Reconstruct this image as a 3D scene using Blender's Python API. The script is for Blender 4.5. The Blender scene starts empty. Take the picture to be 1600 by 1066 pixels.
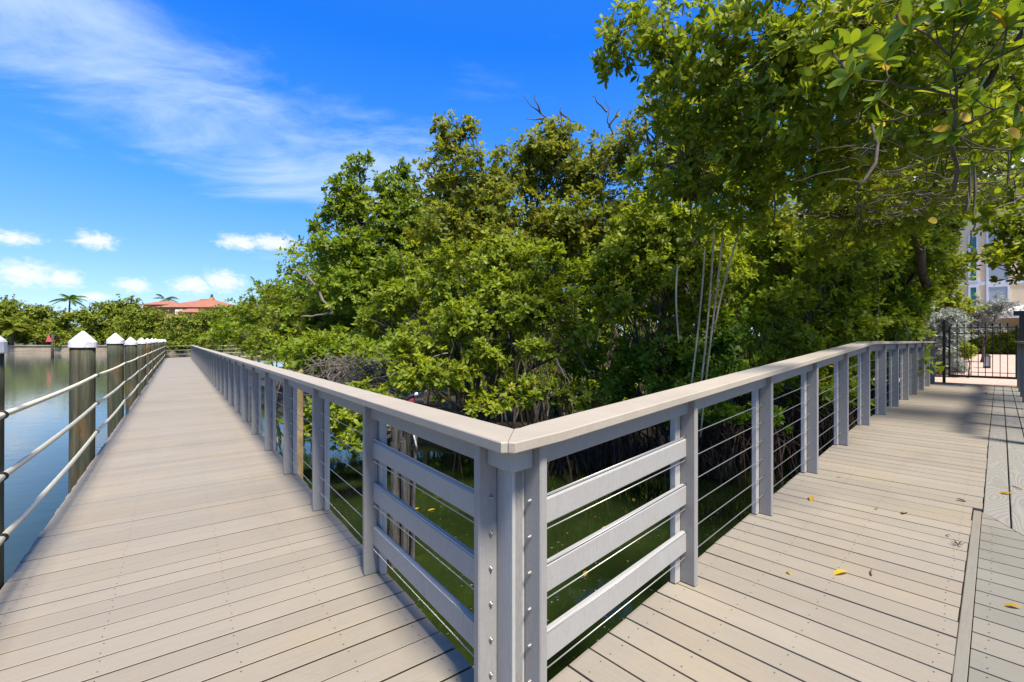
import bpy, math, random
import numpy as np
from mathutils import Matrix, Vector

random.seed(7)
rng = np.random.default_rng(11)
scene = bpy.context.scene
col = scene.collection
R = math.radians

# ---------------------------------------------------------------- camera, sky, sun, exposure
EYE = 1.40
FPX = 708.0                       # focal length in photo pixels (1600 wide)
cam_d = bpy.data.cameras.new("camera")
cam = bpy.data.objects.new("camera", cam_d)
col.objects.link(cam)
cam.location = (0, 0, EYE)
cam.rotation_euler = (R(90), 0, 0)
cam_d.sensor_width = 36.0
cam_d.lens = FPX / 1600 * 36.0
cam_d.clip_start = 0.05
cam_d.clip_end = 3000
scene.camera = cam

SUN_AZ, SUN_EL = 149.0, 60.0       # degrees to the right of the view direction, above the horizon
SKY_STRENGTH = 0.102
SUN_STRENGTH = 3.0
EXPOSURE = 1.70
scene.view_settings.view_transform = 'Standard'
scene.view_settings.look = 'None'
scene.view_settings.exposure = EXPOSURE
scene.view_settings.gamma = 1.0
scene.view_settings.use_curve_mapping = False
scene.cycles.max_bounces = 8
scene.cycles.transparent_max_bounces = 8
scene.cycles.sample_clamp_indirect = 6.0
scene.cycles.use_denoising = True

sun_d = bpy.data.lights.new("sun", 'SUN')
sun_d.energy = SUN_STRENGTH
sun_d.angle = R(12)
sun_d.color = (1.0, 0.93, 0.80)
sun = bpy.data.objects.new("sun", sun_d)
col.objects.link(sun)
sd = Vector((math.sin(R(SUN_AZ)) * math.cos(R(SUN_EL)), math.cos(R(SUN_AZ)) * math.cos(R(SUN_EL)), math.sin(R(SUN_EL))))
sun.rotation_euler = sd.to_track_quat('Z', 'Y').to_euler()
sun.location = (20, 0, 40)


class NT:
    """small helper to write node trees"""
    def __init__(self, tree):
        self.t = tree
        self.n = tree.nodes
        self.l = tree.links
        self.n.clear()

    def node(self, typ, **kw):
        nd = self.n.new(typ)
        ins = kw.pop('ins', {})
        for k, v in kw.items():
            setattr(nd, k, v)
        for k, v in ins.items():
            s = nd.inputs[k]
            if isinstance(v, bpy.types.NodeSocket):
                self.l.new(v, s)
            else:
                s.default_value = v
        return nd

    def math(self, op, a, b=0.0, c=None, clamp=False):
        ins = {0: a, 1: b}
        if c is not None:
            ins[2] = c
        return self.node('ShaderNodeMath', operation=op, use_clamp=clamp, ins=ins).outputs[0]

    def mix(self, fac, a, b, blend='MIX'):
        nd = self.node('ShaderNodeMix', data_type='RGBA', blend_type=blend)
        for idx, v in ((0, fac), (6, a), (7, b)):
            s = nd.inputs[idx]
            if isinstance(v, bpy.types.NodeSocket):
                self.l.new(v, s)
            else:
                s.default_value = v if idx == 0 else (tuple(v) + (1,))[:4]
        return nd.outputs[2]

    def noise(self, vec, scale, detail=4, rough=0.55, dist=0.0):
        nd = self.node('ShaderNodeTexNoise', ins={'Scale': scale, 'Detail': detail, 'Roughness': rough, 'Distortion': dist})
        if vec is not None:
            self.l.new(vec, nd.inputs['Vector'])
        return nd.outputs[0]

    def scale(self, vec, s):
        nd = self.node('ShaderNodeMapping', ins={'Scale': s})
        self.l.new(vec, nd.inputs['Vector'])
        return nd.outputs[0]

    def ramp(self, fac, stops):
        nd = self.node('ShaderNodeValToRGB')
        cr = nd.color_ramp
        while len(cr.elements) < len(stops):
            cr.elements.new(0.5)
        for e, (p, c) in zip(cr.elements, stops):
            e.position = p
            e.color = (tuple(c) + (1,))[:4]
        self.l.new(fac, nd.inputs[0])
        return nd.outputs[0]

    def smooth(self, v, lo, hi, a=0.0, b=1.0):
        nd = self.node('ShaderNodeMapRange', interpolation_type='SMOOTHSTEP', ins={1: lo, 2: hi, 3: a, 4: b})
        self.l.new(v, nd.inputs[0])
        return nd.outputs[0]


world = bpy.data.worlds.new("World")
scene.world = world
world.use_nodes = True
w = NT(world.node_tree)
sky = w.node('ShaderNodeTexSky', sky_type='NISHITA', sun_disc=False)
sky.sun_elevation = R(SUN_EL)
sky.sun_rotation = R(SUN_AZ)
sky.altitude = 0
sky.air_density = 1.0
sky.dust_density = 0.6
sky.ozone_density = 2.6
hs = w.node('ShaderNodeHueSaturation', ins={'Hue': 0.512, 'Saturation': 1.42, 'Value': 1.0, 'Color': sky.outputs[0]})
tc = w.node('ShaderNodeTexCoord').outputs['Generated']
sep = w.node('ShaderNodeSeparateXYZ', ins={0: tc})
dx, dy, dz = sep.outputs
az = w.math('ARCTAN2', dx, dy)                                  # 0 straight ahead, + to the right
el = w.math('ARCSINE', dz)
azel = w.node('ShaderNodeCombineXYZ', ins={0: az, 1: el}).outputs[0]
den = w.math('MAXIMUM', w.math('ADD', dz, 0.10), 0.04)
plane = w.node('ShaderNodeCombineXYZ', ins={0: w.math('DIVIDE', dx, den), 1: w.math('DIVIDE', dy, den)}).outputs[0]
rot = w.node('ShaderNodeMapping', ins={'Rotation': (0, 0, R(20)), 'Scale': (0.85, 1.5, 1.0), 'Location': (0.35, 1.15, 0.0)})
w.l.new(plane, rot.inputs['Vector'])
wisp = w.noise(rot.outputs[0], 1.6, 9, 0.62, 0.45)
big = w.noise(plane, 0.55, 3, 0.5, 0.2)
# long band of cirrus crossing the sky ahead on the left, thinner elsewhere
band = w.math('ABSOLUTE', w.math('ADD', w.math('ADD', el, -0.415), w.math('MULTIPLY', w.math('ADD', az, 0.60), 0.30)))
band = w.smooth(band, 0.03, 0.20, 1.0, 0.0)
band = w.math('MULTIPLY', band, w.smooth(az, -0.22, 0.06, 1.0, 0.4))
cir = w.math('ADD', w.math('MULTIPLY', wisp, 0.75), w.math('ADD', w.math('MULTIPLY', big, 0.22), w.math('MULTIPLY', band, 0.22)))
cir = w.smooth(cir, 0.52, 0.86, 0.0, 0.80)
# low cumulus: soft puffs just above the horizon
puffs = None
for (px, py, rx, ry) in ((150, 376, 46, 17), (40, 428, 75, 26), (100, 436, 40, 20), (208, 446, 36, 15), (300, 446, 45, 18), (350, 440, 44, 22), (372, 379, 42, 16),
                         (20, 372, 60, 14), (150, 464, 32, 9), (430, 380, 60, 16), (-180, 400, 70, 24), (-420, 430, 90, 28), (900, 420, 90, 30), (1700, 430, 90, 28)):
    ca = math.atan2(px - 800, FPX)
    ce = math.atan2(533 - py, math.hypot(px - 800, FPX))
    k = math.cos(ca) ** 2 / FPX
    d = w.node('ShaderNodeVectorMath', operation='SUBTRACT', ins={0: azel, 1: (ca, ce, 0)}).outputs[0]
    d = w.node('ShaderNodeVectorMath', operation='MULTIPLY', ins={0: d, 1: (1 / (rx * k), 1 / (ry * math.cos(ca) / FPX), 0)}).outputs[0]
    ln = w.node('ShaderNodeVectorMath', operation='LENGTH', ins={0: d}).outputs['Value']
    m = w.smooth(ln, 0.0, 1.55, 1.0, 0.0)
    puffs = m if puffs is None else w.math('MAXIMUM', puffs, m)
pn = w.noise(w.scale(azel, (16, 24, 1)), 3.6, 9, 0.68, 0.6)
cum = w.math('ADD', w.math('MULTIPLY', puffs, 0.66), w.math('MULTIPLY', pn, 1.0))
cum = w.smooth(cum, 0.66, 1.22, 0.0, 0.95)
grad = w.ramp(w.math('MULTIPLY', el, 1.0 / 1.2, clamp=True), [(0.0, (1.2, 1.95, 3.1)), (0.10, (0.78, 1.62, 3.1)), (0.24, (0.26, 1.16, 3.1)), (0.48, (0.03, 0.62, 3.0)), (1.0, (0.35, 0.85, 2.3))])
c1 = w.mix(0.72, hs.outputs[0], grad)
c2 = w.mix(cir, c1, (2.0, 2.6, 3.5))
c3 = w.mix(cum, c2, (3.1, 3.25, 3.6))
bg = w.node('ShaderNodeBackground', ins={'Color': c3, 'Strength': SKY_STRENGTH})
wo = w.node('ShaderNodeOutputWorld', ins={'Surface': bg.outputs[0]})

# ---------------------------------------------------------------- frames of the two boardwalk arms
LA, RA = R(36.45), R(42.90)
LN, LS = (math.cos(LA), math.sin(LA)), (-math.sin(LA), math.cos(LA))        # left arm: n across (outward), s along
RT, RM = (math.cos(RA), math.sin(RA)), (-math.sin(RA), math.cos(RA))        # right arm: t along, m across (outward)


def Lp(n, s, z=0.0):
    return Vector((LN[0] * n + LS[0] * s, LN[1] * n + LS[1] * s, z))


def Rp(t, m, z=0.0):
    return Vector((RT[0] * t + RM[0] * m, RT[1] * t + RM[1] * m, z))


def at(px, py, Z):
    """world point that lies Z metres ahead where the photograph shows it"""
    return Vector(((px - 800) / FPX * Z, Z, EYE + (533 - py) / FPX * Z))


RAMP0, RAMP1, SLOPE = 1.15, 7.25, 0.0535
ZTOP = (RAMP1 - RAMP0) * SLOPE
WATER = -0.90


def rz(t):
    return min(max((t - RAMP0) * SLOPE, 0.0), ZTOP)


# ---------------------------------------------------------------- mesh helpers
class MB:
    def __init__(self):
        self.v, self.f = [], []

    def add(self, vs, fs):
        b = len(self.v)
        self.v += [tuple(p) for p in vs]
        self.f += [tuple(i + b for i in f) for f in fs]
        return self

    def box(self, x0, x1, y0, y1, z0, z1):
        return self.add([(x0, y0, z0), (x1, y0, z0), (x1, y1, z0), (x0, y1, z0), (x0, y0, z1), (x1, y0, z1), (x1, y1, z1), (x0, y1, z1)],
                        [(0, 3, 2, 1), (4, 5, 6, 7), (0, 1, 5, 4), (1, 2, 6, 5), (2, 3, 7, 6), (3, 0, 4, 7)])

    def loft(self, rings, caps=True):
        n = len(rings[0])
        vs, fs = [], []
        for r in rings:
            vs += list(r)
        for i in range(len(rings) - 1):
            for j in range(n):
                k = (j + 1) % n
                fs.append((i * n + j, i * n + k, (i + 1) * n + k, (i + 1) * n + j))
        if caps:
            fs.append(tuple(reversed(range(n))))
            fs.append(tuple((len(rings) - 1) * n + j for j in range(n)))
        return self.add(vs, fs)

    def tube(self, pts, rad, sides=6, caps=True):
        pts = [Vector(p) for p in pts]
        if not hasattr(rad, '__len__'):
            rad = [rad] * len(pts)
        rings = []
        ref = None
        for i, p in enumerate(pts):
            d = (pts[min(i + 1, len(pts) - 1)] - pts[max(i - 1, 0)])
            if d.length < 1e-9:
                d = Vector((0, 0, 1))
            d.normalize()
            if ref is None:
                ref = Vector((1, 0, 0)) if abs(d.x) < 0.8 else Vector((0, 1, 0))
            a = d.cross(ref)
            if a.length < 1e-4:
                a = d.cross(Vector((0, 0, 1)))
            a.normalize()
            b = d.cross(a)
            ref = b.cross(d) if False else ref
            rings.append([p + (a * math.cos(2 * math.pi * k / sides) + b * math.sin(2 * math.pi * k / sides)) * rad[i] for k in range(sides)])
        return self.loft(rings, caps)

    def disc(self, c, nrm, r, sides=8, h=0.0):
        nrm = Vector(nrm).normalized()
        a = nrm.orthogonal().normalized()
        b = nrm.cross(a)
        c = Vector(c)
        ring = [c + (a * math.cos(2 * math.pi * k / sides) + b * math.sin(2 * math.pi * k / sides)) * r for k in range(sides)]
        return self.add(ring, [tuple(range(sides))])

    def mesh(self, name, smooth=False):
        me = bpy.data.meshes.new(name)
        me.from_pydata(self.v, [], self.f)
        me.update()
        if smooth:
            me.polygons.foreach_set('use_smooth', [True] * len(me.polygons))
        return me


def fixn(me):
    import bmesh
    bm = bmesh.new()
    bm.from_mesh(me)
    bmesh.ops.recalc_face_normals(bm, faces=bm.faces)
    bm.to_mesh(me)
    bm.free()
    return me


def bevel(me, w=0.004, seg=1):
    import bmesh
    bm = bmesh.new()
    bm.from_mesh(me)
    bmesh.ops.recalc_face_normals(bm, faces=bm.faces)
    bmesh.ops.bevel(bm, geom=[e for e in bm.edges], offset=w, segments=seg, affect='EDGES', profile=0.6)
    bm.to_mesh(me)
    bm.free()
    return me


WM = {}


def obj(name, me, mat=None, parent=None, mw=None):
    o = bpy.data.objects.new(name, me)
    col.objects.link(o)
    mw = mw or Matrix.Identity(4)
    WM[o.name] = mw
    if parent is not None:
        o.parent = parent
        o.matrix_local = WM[parent.name].inverted() @ mw
    else:
        o.matrix_world = mw
    if me is not None and mat is not None and not me.materials:
        me.materials.append(mat)
    return o


def T(p, rz_=0.0):
    return Matrix.Translation(Vector(p)) @ Matrix.Rotation(rz_, 4, 'Z')


def tag(o, label=None, cat=None, group=None, kind=None):
    if label: o['label'] = label
    if cat: o['category'] = cat
    if group: o['group'] = group
    if kind: o['kind'] = kind
    return o


def thing(name, label, cat, p, group=None, rz_=0.0):
    return tag(obj(name, None, None, None, T(p, rz_)), label, cat, group)


# ---------------------------------------------------------------- materials
def pmat(name, build):
    m = bpy.data.materials.new(name)
    m.use_nodes = True
    t = NT(m.node_tree)
    sh = build(t)
    t.node('ShaderNodeOutputMaterial', ins={'Surface': sh})
    return m


def princ(t, color, rough=0.6, spec=0.35, bump=None, bstr=0.3, bdist=0.01, **ins):
    d = {'Base Color': color if isinstance(color, bpy.types.NodeSocket) else tuple(color) + (1,), 'Roughness': rough, 'Specular IOR Level': spec}
    d.update(ins)
    if bump is not None:
        d['Normal'] = t.node('ShaderNodeBump', ins={'Strength': bstr, 'Distance': bdist, 'Height': bump}).outputs[0]
    return t.node('ShaderNodeBsdfPrincipled', ins=d).outputs[0]


def objco(t):
    return t.node('ShaderNodeTexCoord').outputs['Object']


def orand(t):
    return t.node('ShaderNodeObjectInfo').outputs['Random']


def geo(t):
    return t.node('ShaderNodeNewGeometry').outputs['Position']


def board_mat(name, base, streak=(3, 90, 90), var=0.16, stain=(0.50, 0.41, 0.29)):
    def b(t):
        oc, pos, rnd = objco(t), geo(t), orand(t)
        off = t.node('ShaderNodeCombineXYZ', ins={0: t.math('MULTIPLY', rnd, 37.0), 1: t.math('MULTIPLY', rnd, 11.0)}).outputs[0]
        v = t.node('ShaderNodeVectorMath', operation='ADD', ins={0: oc, 1: off}).outputs[0]
        grain = t.noise(t.scale(v, streak), 1.0, 6, 0.65)
        blot = t.noise(pos, 1.7, 5, 0.6)
        fine = t.noise(t.scale(v, (40, 260, 260)), 1.0, 3, 0.7)
        c = t.mix(t.smooth(blot, 0.45, 0.75), base, stain)
        val = t.math('ADD', t.math('MULTIPLY', rnd, var), t.math('ADD', t.math('MULTIPLY', grain, 0.30), t.math('MULTIPLY', fine, 0.22)))
        val = t.math('ADD', val, 0.66 - var / 2 + 0.08)
        hsv = t.node('ShaderNodeHueSaturation', ins={'Color': c, 'Value': val})
        dirt = t.smooth(t.noise(pos, 9.0, 6, 0.7), 0.58, 0.78, 0.0, 0.34)
        c2 = t.mix(dirt, hsv.outputs[0], tuple(x * 0.62 for x in base))
        water_mark = t.smooth(t.noise(pos, 0.75, 8, 0.68, 0.6), 0.50, 0.66, 0.0, 0.26)
        c2 = t.mix(water_mark, c2, tuple(x * 0.66 for x in base))
        worn = t.smooth(t.noise(t.scale(pos, (1.4, 1.4, 1)), 1.0, 5, 0.6, 0.4), 0.52, 0.72, 0.0, 0.35)
        c2 = t.mix(worn, c2, tuple(min(1, x * 1.22) for x in base))
        scr = t.smooth(t.noise(t.scale(pos, (3.5, 60, 1)), 1.0, 2, 0.5, 1.5), 0.70, 0.76, 0.0, 0.22)
        c2 = t.mix(scr, c2, tuple(x * 0.5 for x in base))
        h = t.math('ADD', t.math('MULTIPLY', grain, 0.5), t.math('MULTIPLY', fine, 0.5))
        return princ(t, c2, 0.62, 0.3, h, 0.25, 0.004)
    return pmat(name, b)


M = {}
M['deck'] = board_mat('deck_composite', (0.228, 0.198, 0.156), var=0.13, stain=(0.246, 0.204, 0.146))
M['deck_grey'] = board_mat('deck_composite_grey', (0.180, 0.166, 0.136), stain=(0.19, 0.162, 0.124))
M['cap'] = board_mat('cap_composite', (0.335, 0.29, 0.23), var=0.05, stain=(0.32, 0.28, 0.225))


def grained(t):
    """light grey boards with a cathedral wood grain embossed in them"""
    oc, rnd = objco(t), orand(t)
    off = t.node('ShaderNodeCombineXYZ', ins={0: t.math('MULTIPLY', rnd, 9.0)}).outputs[0]
    v = t.node('ShaderNodeVectorMath', operation='ADD', ins={0: oc, 1: off}).outputs[0]
    f = t.noise(t.scale(v, (1.5, 6.0, 1.0)), 1.0, 1.0, 0.4, 0.1)
    wv = t.math('PINGPONG', t.math('MULTIPLY', f, 38.0), 1.0)
    fine = t.noise(t.scale(v, (30, 220, 30)), 1.0, 3, 0.7)
    wv = t.math('ADD', t.math('MULTIPLY', wv, 0.7), t.math('MULTIPLY', fine, 0.4))
    c = t.ramp(wv, [(0.1, (0.175, 0.160, 0.134)), (0.6, (0.205, 0.192, 0.166)), (1.0, (0.23, 0.217, 0.19))])
    return princ(t, c, 0.6, 0.3, wv, 0.4, 0.004)


M['grain'] = pmat('embossed_grain_board', grained)


def greyboard(base, warm=0.0):
    def b(t):
        oc, pos, rnd = objco(t), geo(t), orand(t)
        g1 = t.noise(t.scale(pos, (38, 38, 38)), 1.0, 6, 0.75)
        g2 = t.noise(t.scale(oc, (160, 160, 9)), 1.0, 4, 0.6)
        g3 = t.noise(pos, 1.3, 4, 0.6)
        val = t.math('ADD', t.math('ADD', t.math('MULTIPLY', g1, 0.30), t.math('MULTIPLY', g2, 0.30)), t.math('ADD', t.math('MULTIPLY', g3, 0.24), 0.58))
        val = t.math('ADD', val, t.math('MULTIPLY', rnd, 0.06))
        hsv = t.node('ShaderNodeHueSaturation', ins={'Color': base + (1,), 'Value': val})
        stain = t.smooth(t.noise(t.scale(pos, (9, 9, 1.6)), 1.0, 7, 0.72, 0.3), 0.54, 0.80, 0.0, 0.5)
        c = t.mix(stain, hsv.outputs[0], (0.20, 0.19, 0.17))
        return princ(t, c, 0.55, 0.35, t.math('ADD', g1, g2), 0.22, 0.003)
    return pmat('grey_composite', b)


M['grey'] = greyboard((0.232, 0.222, 0.208))
M['slat'] = greyboard((0.285, 0.274, 0.256))
M['flange'] = greyboard((0.34, 0.328, 0.308))
M['dark'] = pmat('dark_timber', lambda t: princ(t, t.ramp(t.noise(geo(t), 9, 5), [(0.3, (0.035, 0.028, 0.02)), (0.7, (0.09, 0.07, 0.05))]), 0.85, 0.2))  # dark brown mottled timber colour
M['joint'] = pmat('joint_shade', lambda t: princ(t, t.ramp(t.noise(geo(t), 25, 5), [(0.3, (0.010, 0.007, 0.005)), (0.7, (0.022, 0.016, 0.011))]), 0.9, 0.1))  # near-black colour standing in for the shade inside the open board gaps
M['steel'] = pmat('stainless_steel', lambda t: princ(t, (0.36, 0.35, 0.32), 0.42, 0.5, Metallic=0.8))
M['hole'] = pmat('rubber_grommet', lambda t: princ(t, (0.015, 0.015, 0.015), 0.6))
M['screw'] = pmat('screw_head', lambda t: princ(t, (0.10, 0.08, 0.06), 0.5, 0.4, Metallic=0.3))
M['black'] = pmat('black_powder_coat', lambda t: princ(t, t.ramp(t.noise(geo(t), 30, 4), [(0.3, (0.008, 0.008, 0.009)), (0.8, (0.025, 0.022, 0.02))]), 0.38, 0.5))


def ropefn(t):
    oc = geo(t)
    n = t.noise(t.scale(oc, (30, 30, 30)), 1.0, 5, 0.7)
    big = t.noise(oc, 1.5, 4)
    c = t.mix(t.smooth(n, 0.5, 0.8, 0, 0.6), (0.60, 0.56, 0.42), (0.33, 0.29, 0.19))
    c = t.mix(t.smooth(big, 0.45, 0.7, 0, 0.5), c, (0.48, 0.43, 0.31))
    return princ(t, c, 0.8, 0.2, n, 0.5, 0.004)


M['rope'] = pmat('weathered_white_rope', ropefn)
M['pvc'] = pmat('white_plastic_cap', lambda t: princ(t, t.ramp(t.noise(t.scale(geo(t), (9, 9, 3)), 1.0, 7, 0.75, 0.4), [(0.30, (0.34, 0.33, 0.32)), (0.46, (0.56, 0.56, 0.57)), (0.62, (0.66, 0.66, 0.68))]), 0.45, 0.4))


def pilefn(t):
    oc, pos, rnd = objco(t), geo(t), orand(t)
    off = t.node('ShaderNodeCombineXYZ', ins={0: t.math('MULTIPLY', rnd, 13.0), 2: t.math('MULTIPLY', rnd, 7.0)}).outputs[0]
    v = t.node('ShaderNodeVectorMath', operation='ADD', ins={0: oc, 1: off}).outputs[0]
    st = t.noise(t.scale(v, (22, 22, 1.3)), 1.0, 6, 0.65, 0.4)
    bl = t.noise(t.scale(v, (5, 5, 1.6)), 1.0, 5, 0.6, 0.5)
    c = t.ramp(st, [(0.28, (0.018, 0.017, 0.010)), (0.52, (0.058, 0.055, 0.034)), (0.8, (0.13, 0.125, 0.085))])
    green = t.mix(t.smooth(bl, 0.32, 0.5, 0.6, 0.0), c, (0.030, 0.052, 0.034))
    brown = t.mix(t.smooth(bl, 0.52, 0.68, 0.0, 0.75), green, (0.13, 0.072, 0.022))
    h = t.math('ADD', st, t.math('MULTIPLY', bl, 0.4))
    return princ(t, brown, 0.8, 0.2, h, 0.7, 0.02)


M['pile'] = pmat('treated_pile_timber', pilefn)


def barkfn(dark, light):
    def b(t):
        p = geo(t)
        n = t.noise(t.scale(p, (14, 14, 6)), 1.0, 6, 0.7)
        n2 = t.noise(p, 2.2, 4)
        c = t.ramp(n, [(0.3, dark), (0.7, light)])
        c = t.mix(t.smooth(n2, 0.5, 0.7, 0, 0.5), c, tuple(x * 1.5 for x in light))
        return princ(t, c, 0.85, 0.2, n, 0.6, 0.02)
    return b


M['bark'] = pmat('mangrove_bark', barkfn((0.035, 0.027, 0.020), (0.13, 0.105, 0.08)))
M['root'] = pmat('prop_root_bark', barkfn((0.020, 0.012, 0.009), (0.075, 0.048, 0.036)))
M['airroot'] = pmat('aerial_root_bark', barkfn((0.28, 0.205, 0.11), (0.56, 0.44, 0.27)))
M['deadwood'] = pmat('bleached_dead_wood', barkfn((0.06, 0.048, 0.040), (0.21, 0.18, 0.155)))
M['oldwood'] = pmat('weathered_grey_wood', barkfn((0.022, 0.020, 0.018), (0.10, 0.095, 0.088)))
M['newwood'] = pmat('tan_timber', barkfn((0.13, 0.09, 0.04), (0.27, 0.20, 0.10)))


def leafmat(name, stops, trans=0.56, rough=0.46, warm=(1.25, 1.15, 0.55), obrand=False, spec=0.28):
    def b(t):
        if obrand:
            r = orand(t)
        else:
            r = t.node('ShaderNodeAttribute', attribute_name='rnd').outputs['Fac']
        cl = t.noise(geo(t), 0.9, 3, 0.5)
        f = t.math('ADD', t.math('MULTIPLY', r, 0.72), t.math('MULTIPLY', t.math('ADD', cl, -0.36), 0.95), clamp=True)
        c = t.ramp(f, stops)
        pr = princ(t, c, rough, spec)
        tw = t.mix(1.0, c, warm, 'MULTIPLY')
        tr = t.node('ShaderNodeBsdfTranslucent', ins={'Color': tw}).outputs[0]
        return t.node('ShaderNodeMixShader', ins={0: trans, 1: pr, 2: tr}).outputs[0]
    return pmat(name, b)


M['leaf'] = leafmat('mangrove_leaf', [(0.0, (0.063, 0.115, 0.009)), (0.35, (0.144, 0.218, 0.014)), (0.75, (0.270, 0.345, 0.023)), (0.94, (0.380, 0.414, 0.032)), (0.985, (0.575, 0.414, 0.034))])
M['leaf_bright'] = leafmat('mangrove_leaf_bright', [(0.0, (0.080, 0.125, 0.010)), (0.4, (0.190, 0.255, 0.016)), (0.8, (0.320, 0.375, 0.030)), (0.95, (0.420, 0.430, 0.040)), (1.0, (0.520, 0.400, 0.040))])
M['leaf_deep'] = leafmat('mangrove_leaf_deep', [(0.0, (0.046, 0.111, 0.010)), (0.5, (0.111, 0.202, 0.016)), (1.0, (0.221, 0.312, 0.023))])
M['leaf_olive'] = leafmat('buttonwood_leaf', [(0.0, (0.099, 0.127, 0.013)), (0.5, (0.209, 0.237, 0.022)), (1.0, (0.341, 0.347, 0.039))])
M['leaf_far'] = leafmat('far_foliage', [(0.0, (0.060, 0.090, 0.010)), (0.45, (0.140, 0.180, 0.015)), (0.8, (0.235, 0.265, 0.022)), (1.0, (0.320, 0.310, 0.035))], 0.25, 0.6, spec=0.15)
M['leaf_silver'] = leafmat('silver_leaf', [(0.0, (0.16, 0.18, 0.15)), (0.5, (0.30, 0.33, 0.29)), (1.0, (0.48, 0.50, 0.46))], 0.2, 0.6, (1, 1, 0.9))
M['leaf_hero'] = leafmat('near_mangrove_leaf', [(0.0, (0.060, 0.115, 0.010)), (0.4, (0.135, 0.210, 0.014)), (0.8, (0.235, 0.315, 0.022)), (1.0, (0.330, 0.370, 0.030))], 0.40, 0.30, obrand=True)
M['leaf_yellow'] = leafmat('yellowed_leaf', [(0.0, (0.36, 0.20, 0.02)), (1.0, (0.60, 0.42, 0.03))], 0.35, 0.45, (1.1, 1.0, 0.5), obrand=True)
M['leaf_dry'] = pmat('dry_brown_leaf', lambda t: princ(t, t.ramp(t.noise(geo(t), 60, 4), [(0.3, (0.10, 0.035, 0.015)), (0.7, (0.24, 0.11, 0.035))]), 0.7, 0.2))
M['leaf_dark'] = pmat('dark_dry_leaf', lambda t: princ(t, (0.035, 0.014, 0.014), 0.7, 0.2))


def waterfn(t):
    p = geo(t)
    sx = t.node('ShaderNodeSeparateXYZ', ins={0: p}).outputs
    # open water left of the walkway carries more ripple than the sheltered pool under the mangroves
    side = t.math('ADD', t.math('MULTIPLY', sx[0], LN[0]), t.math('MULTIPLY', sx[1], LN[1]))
    calm = t.smooth(side, -1.5, 1.0, 1.0, 0.35)
    r1 = t.noise(t.scale(p, (1.6, 2.6, 1)), 1.0, 5, 0.55, 0.3)
    r2 = t.noise(t.scale(p, (7, 11, 1)), 1.0, 3, 0.6, 0.2)
    h = t.math('MULTIPLY', t.math('ADD', r1, t.math('MULTIPLY', r2, 0.22)), calm)
    alg = t.noise(p, 0.8, 6, 0.65)
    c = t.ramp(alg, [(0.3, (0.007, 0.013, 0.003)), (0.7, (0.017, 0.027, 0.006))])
    c = t.mix(t.smooth(side, -0.6, -4.0, 0.0, 1.0), c, (0.105, 0.122, 0.098))  # silty open water, base also lightened to imitate pale sky reflection
    return princ(t, c, 0.02, 0.5, h, 0.05, 0.10, IOR=1.33)


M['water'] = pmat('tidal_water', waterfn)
M['mud'] = pmat('dark_mud', lambda t: princ(t, t.ramp(t.noise(geo(t), 3, 6), [(0.3, (0.020, 0.016, 0.010)), (0.7, (0.055, 0.045, 0.028))]), 0.8, 0.25, t.noise(geo(t), 6, 5), 0.6, 0.05))
M['soil'] = pmat('grassy_ground', lambda t: princ(t, t.ramp(t.noise(geo(t), 0.5, 6), [(0.3, (0.035, 0.045, 0.012)), (0.7, (0.10, 0.10, 0.035))]), 0.9, 0.2))
M['seawall'] = pmat('seawall_concrete', lambda t: princ(t, t.ramp(t.noise(t.scale(geo(t), (0.5, 0.5, 2.5)), 1.0, 6, 0.7), [(0.3, (0.20, 0.15, 0.10)), (0.7, (0.42, 0.34, 0.25))]), 0.85, 0.2))
M['cream'] = pmat('cream_stucco', lambda t: princ(t, t.ramp(t.noise(geo(t), 1.2, 6), [(0.3, (0.86, 0.64, 0.38)), (0.7, (0.90, 0.70, 0.45))]), 0.85, 0.2))
M['trim'] = pmat('white_trim_paint', lambda t: princ(t, (0.78, 0.78, 0.78), 0.5, 0.35))
M['glass'] = pmat('window_glass_pale', lambda t: princ(t, (0.42, 0.46, 0.48), 0.15, 0.5))
M['teal'] = pmat('window_glass_teal', lambda t: princ(t, (0.06, 0.22, 0.21), 0.08, 0.6))
M['shingle'] = pmat('pale_grey_roofing', lambda t: princ(t, t.ramp(t.noise(geo(t), 8, 5), [(0.3, (0.36, 0.34, 0.34)), (0.7, (0.50, 0.47, 0.46))]), 0.8, 0.2))


def tilefn(t):
    p = objco(t)
    wv = t.node('ShaderNodeTexWave', wave_type='BANDS', bands_direction='Z', ins={'Vector': p, 'Scale': 1.6, 'Distortion': 0.4, 'Detail': 2}).outputs[1]
    n = t.noise(p, 0.9, 6, 0.7)
    c = t.ramp(n, [(0.3, (0.25, 0.095, 0.06)), (0.7, (0.37, 0.165, 0.11))])
    return princ(t, t.mix(t.math('MULTIPLY', wv, 0.3), c, (0.22, 0.07, 0.04)), 0.8, 0.2, wv, 0.5, 0.05)


M['tile'] = pmat('terracotta_tile', tilefn)
M['ochre'] = pmat('ochre_stucco', lambda t: princ(t, (0.48, 0.27, 0.12), 0.85, 0.2))


def paverfn(t):
    p = t.node('ShaderNodeTexCoord').outputs['Object']
    br = t.node('ShaderNodeTexBrick', ins={'Vector': p, 'Scale': 5.0, 'Color1': (0.40, 0.24, 0.19, 1), 'Color2': (0.50, 0.34, 0.28, 1), 'Mortar': (0.25, 0.2, 0.17, 1), 'Mortar Size': 0.012})
    n = t.noise(p, 1.1, 5)
    return princ(t, t.mix(t.math('MULTIPLY', n, 0.4), br.outputs[0], (0.56, 0.42, 0.36)), 0.85, 0.2)


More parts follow.
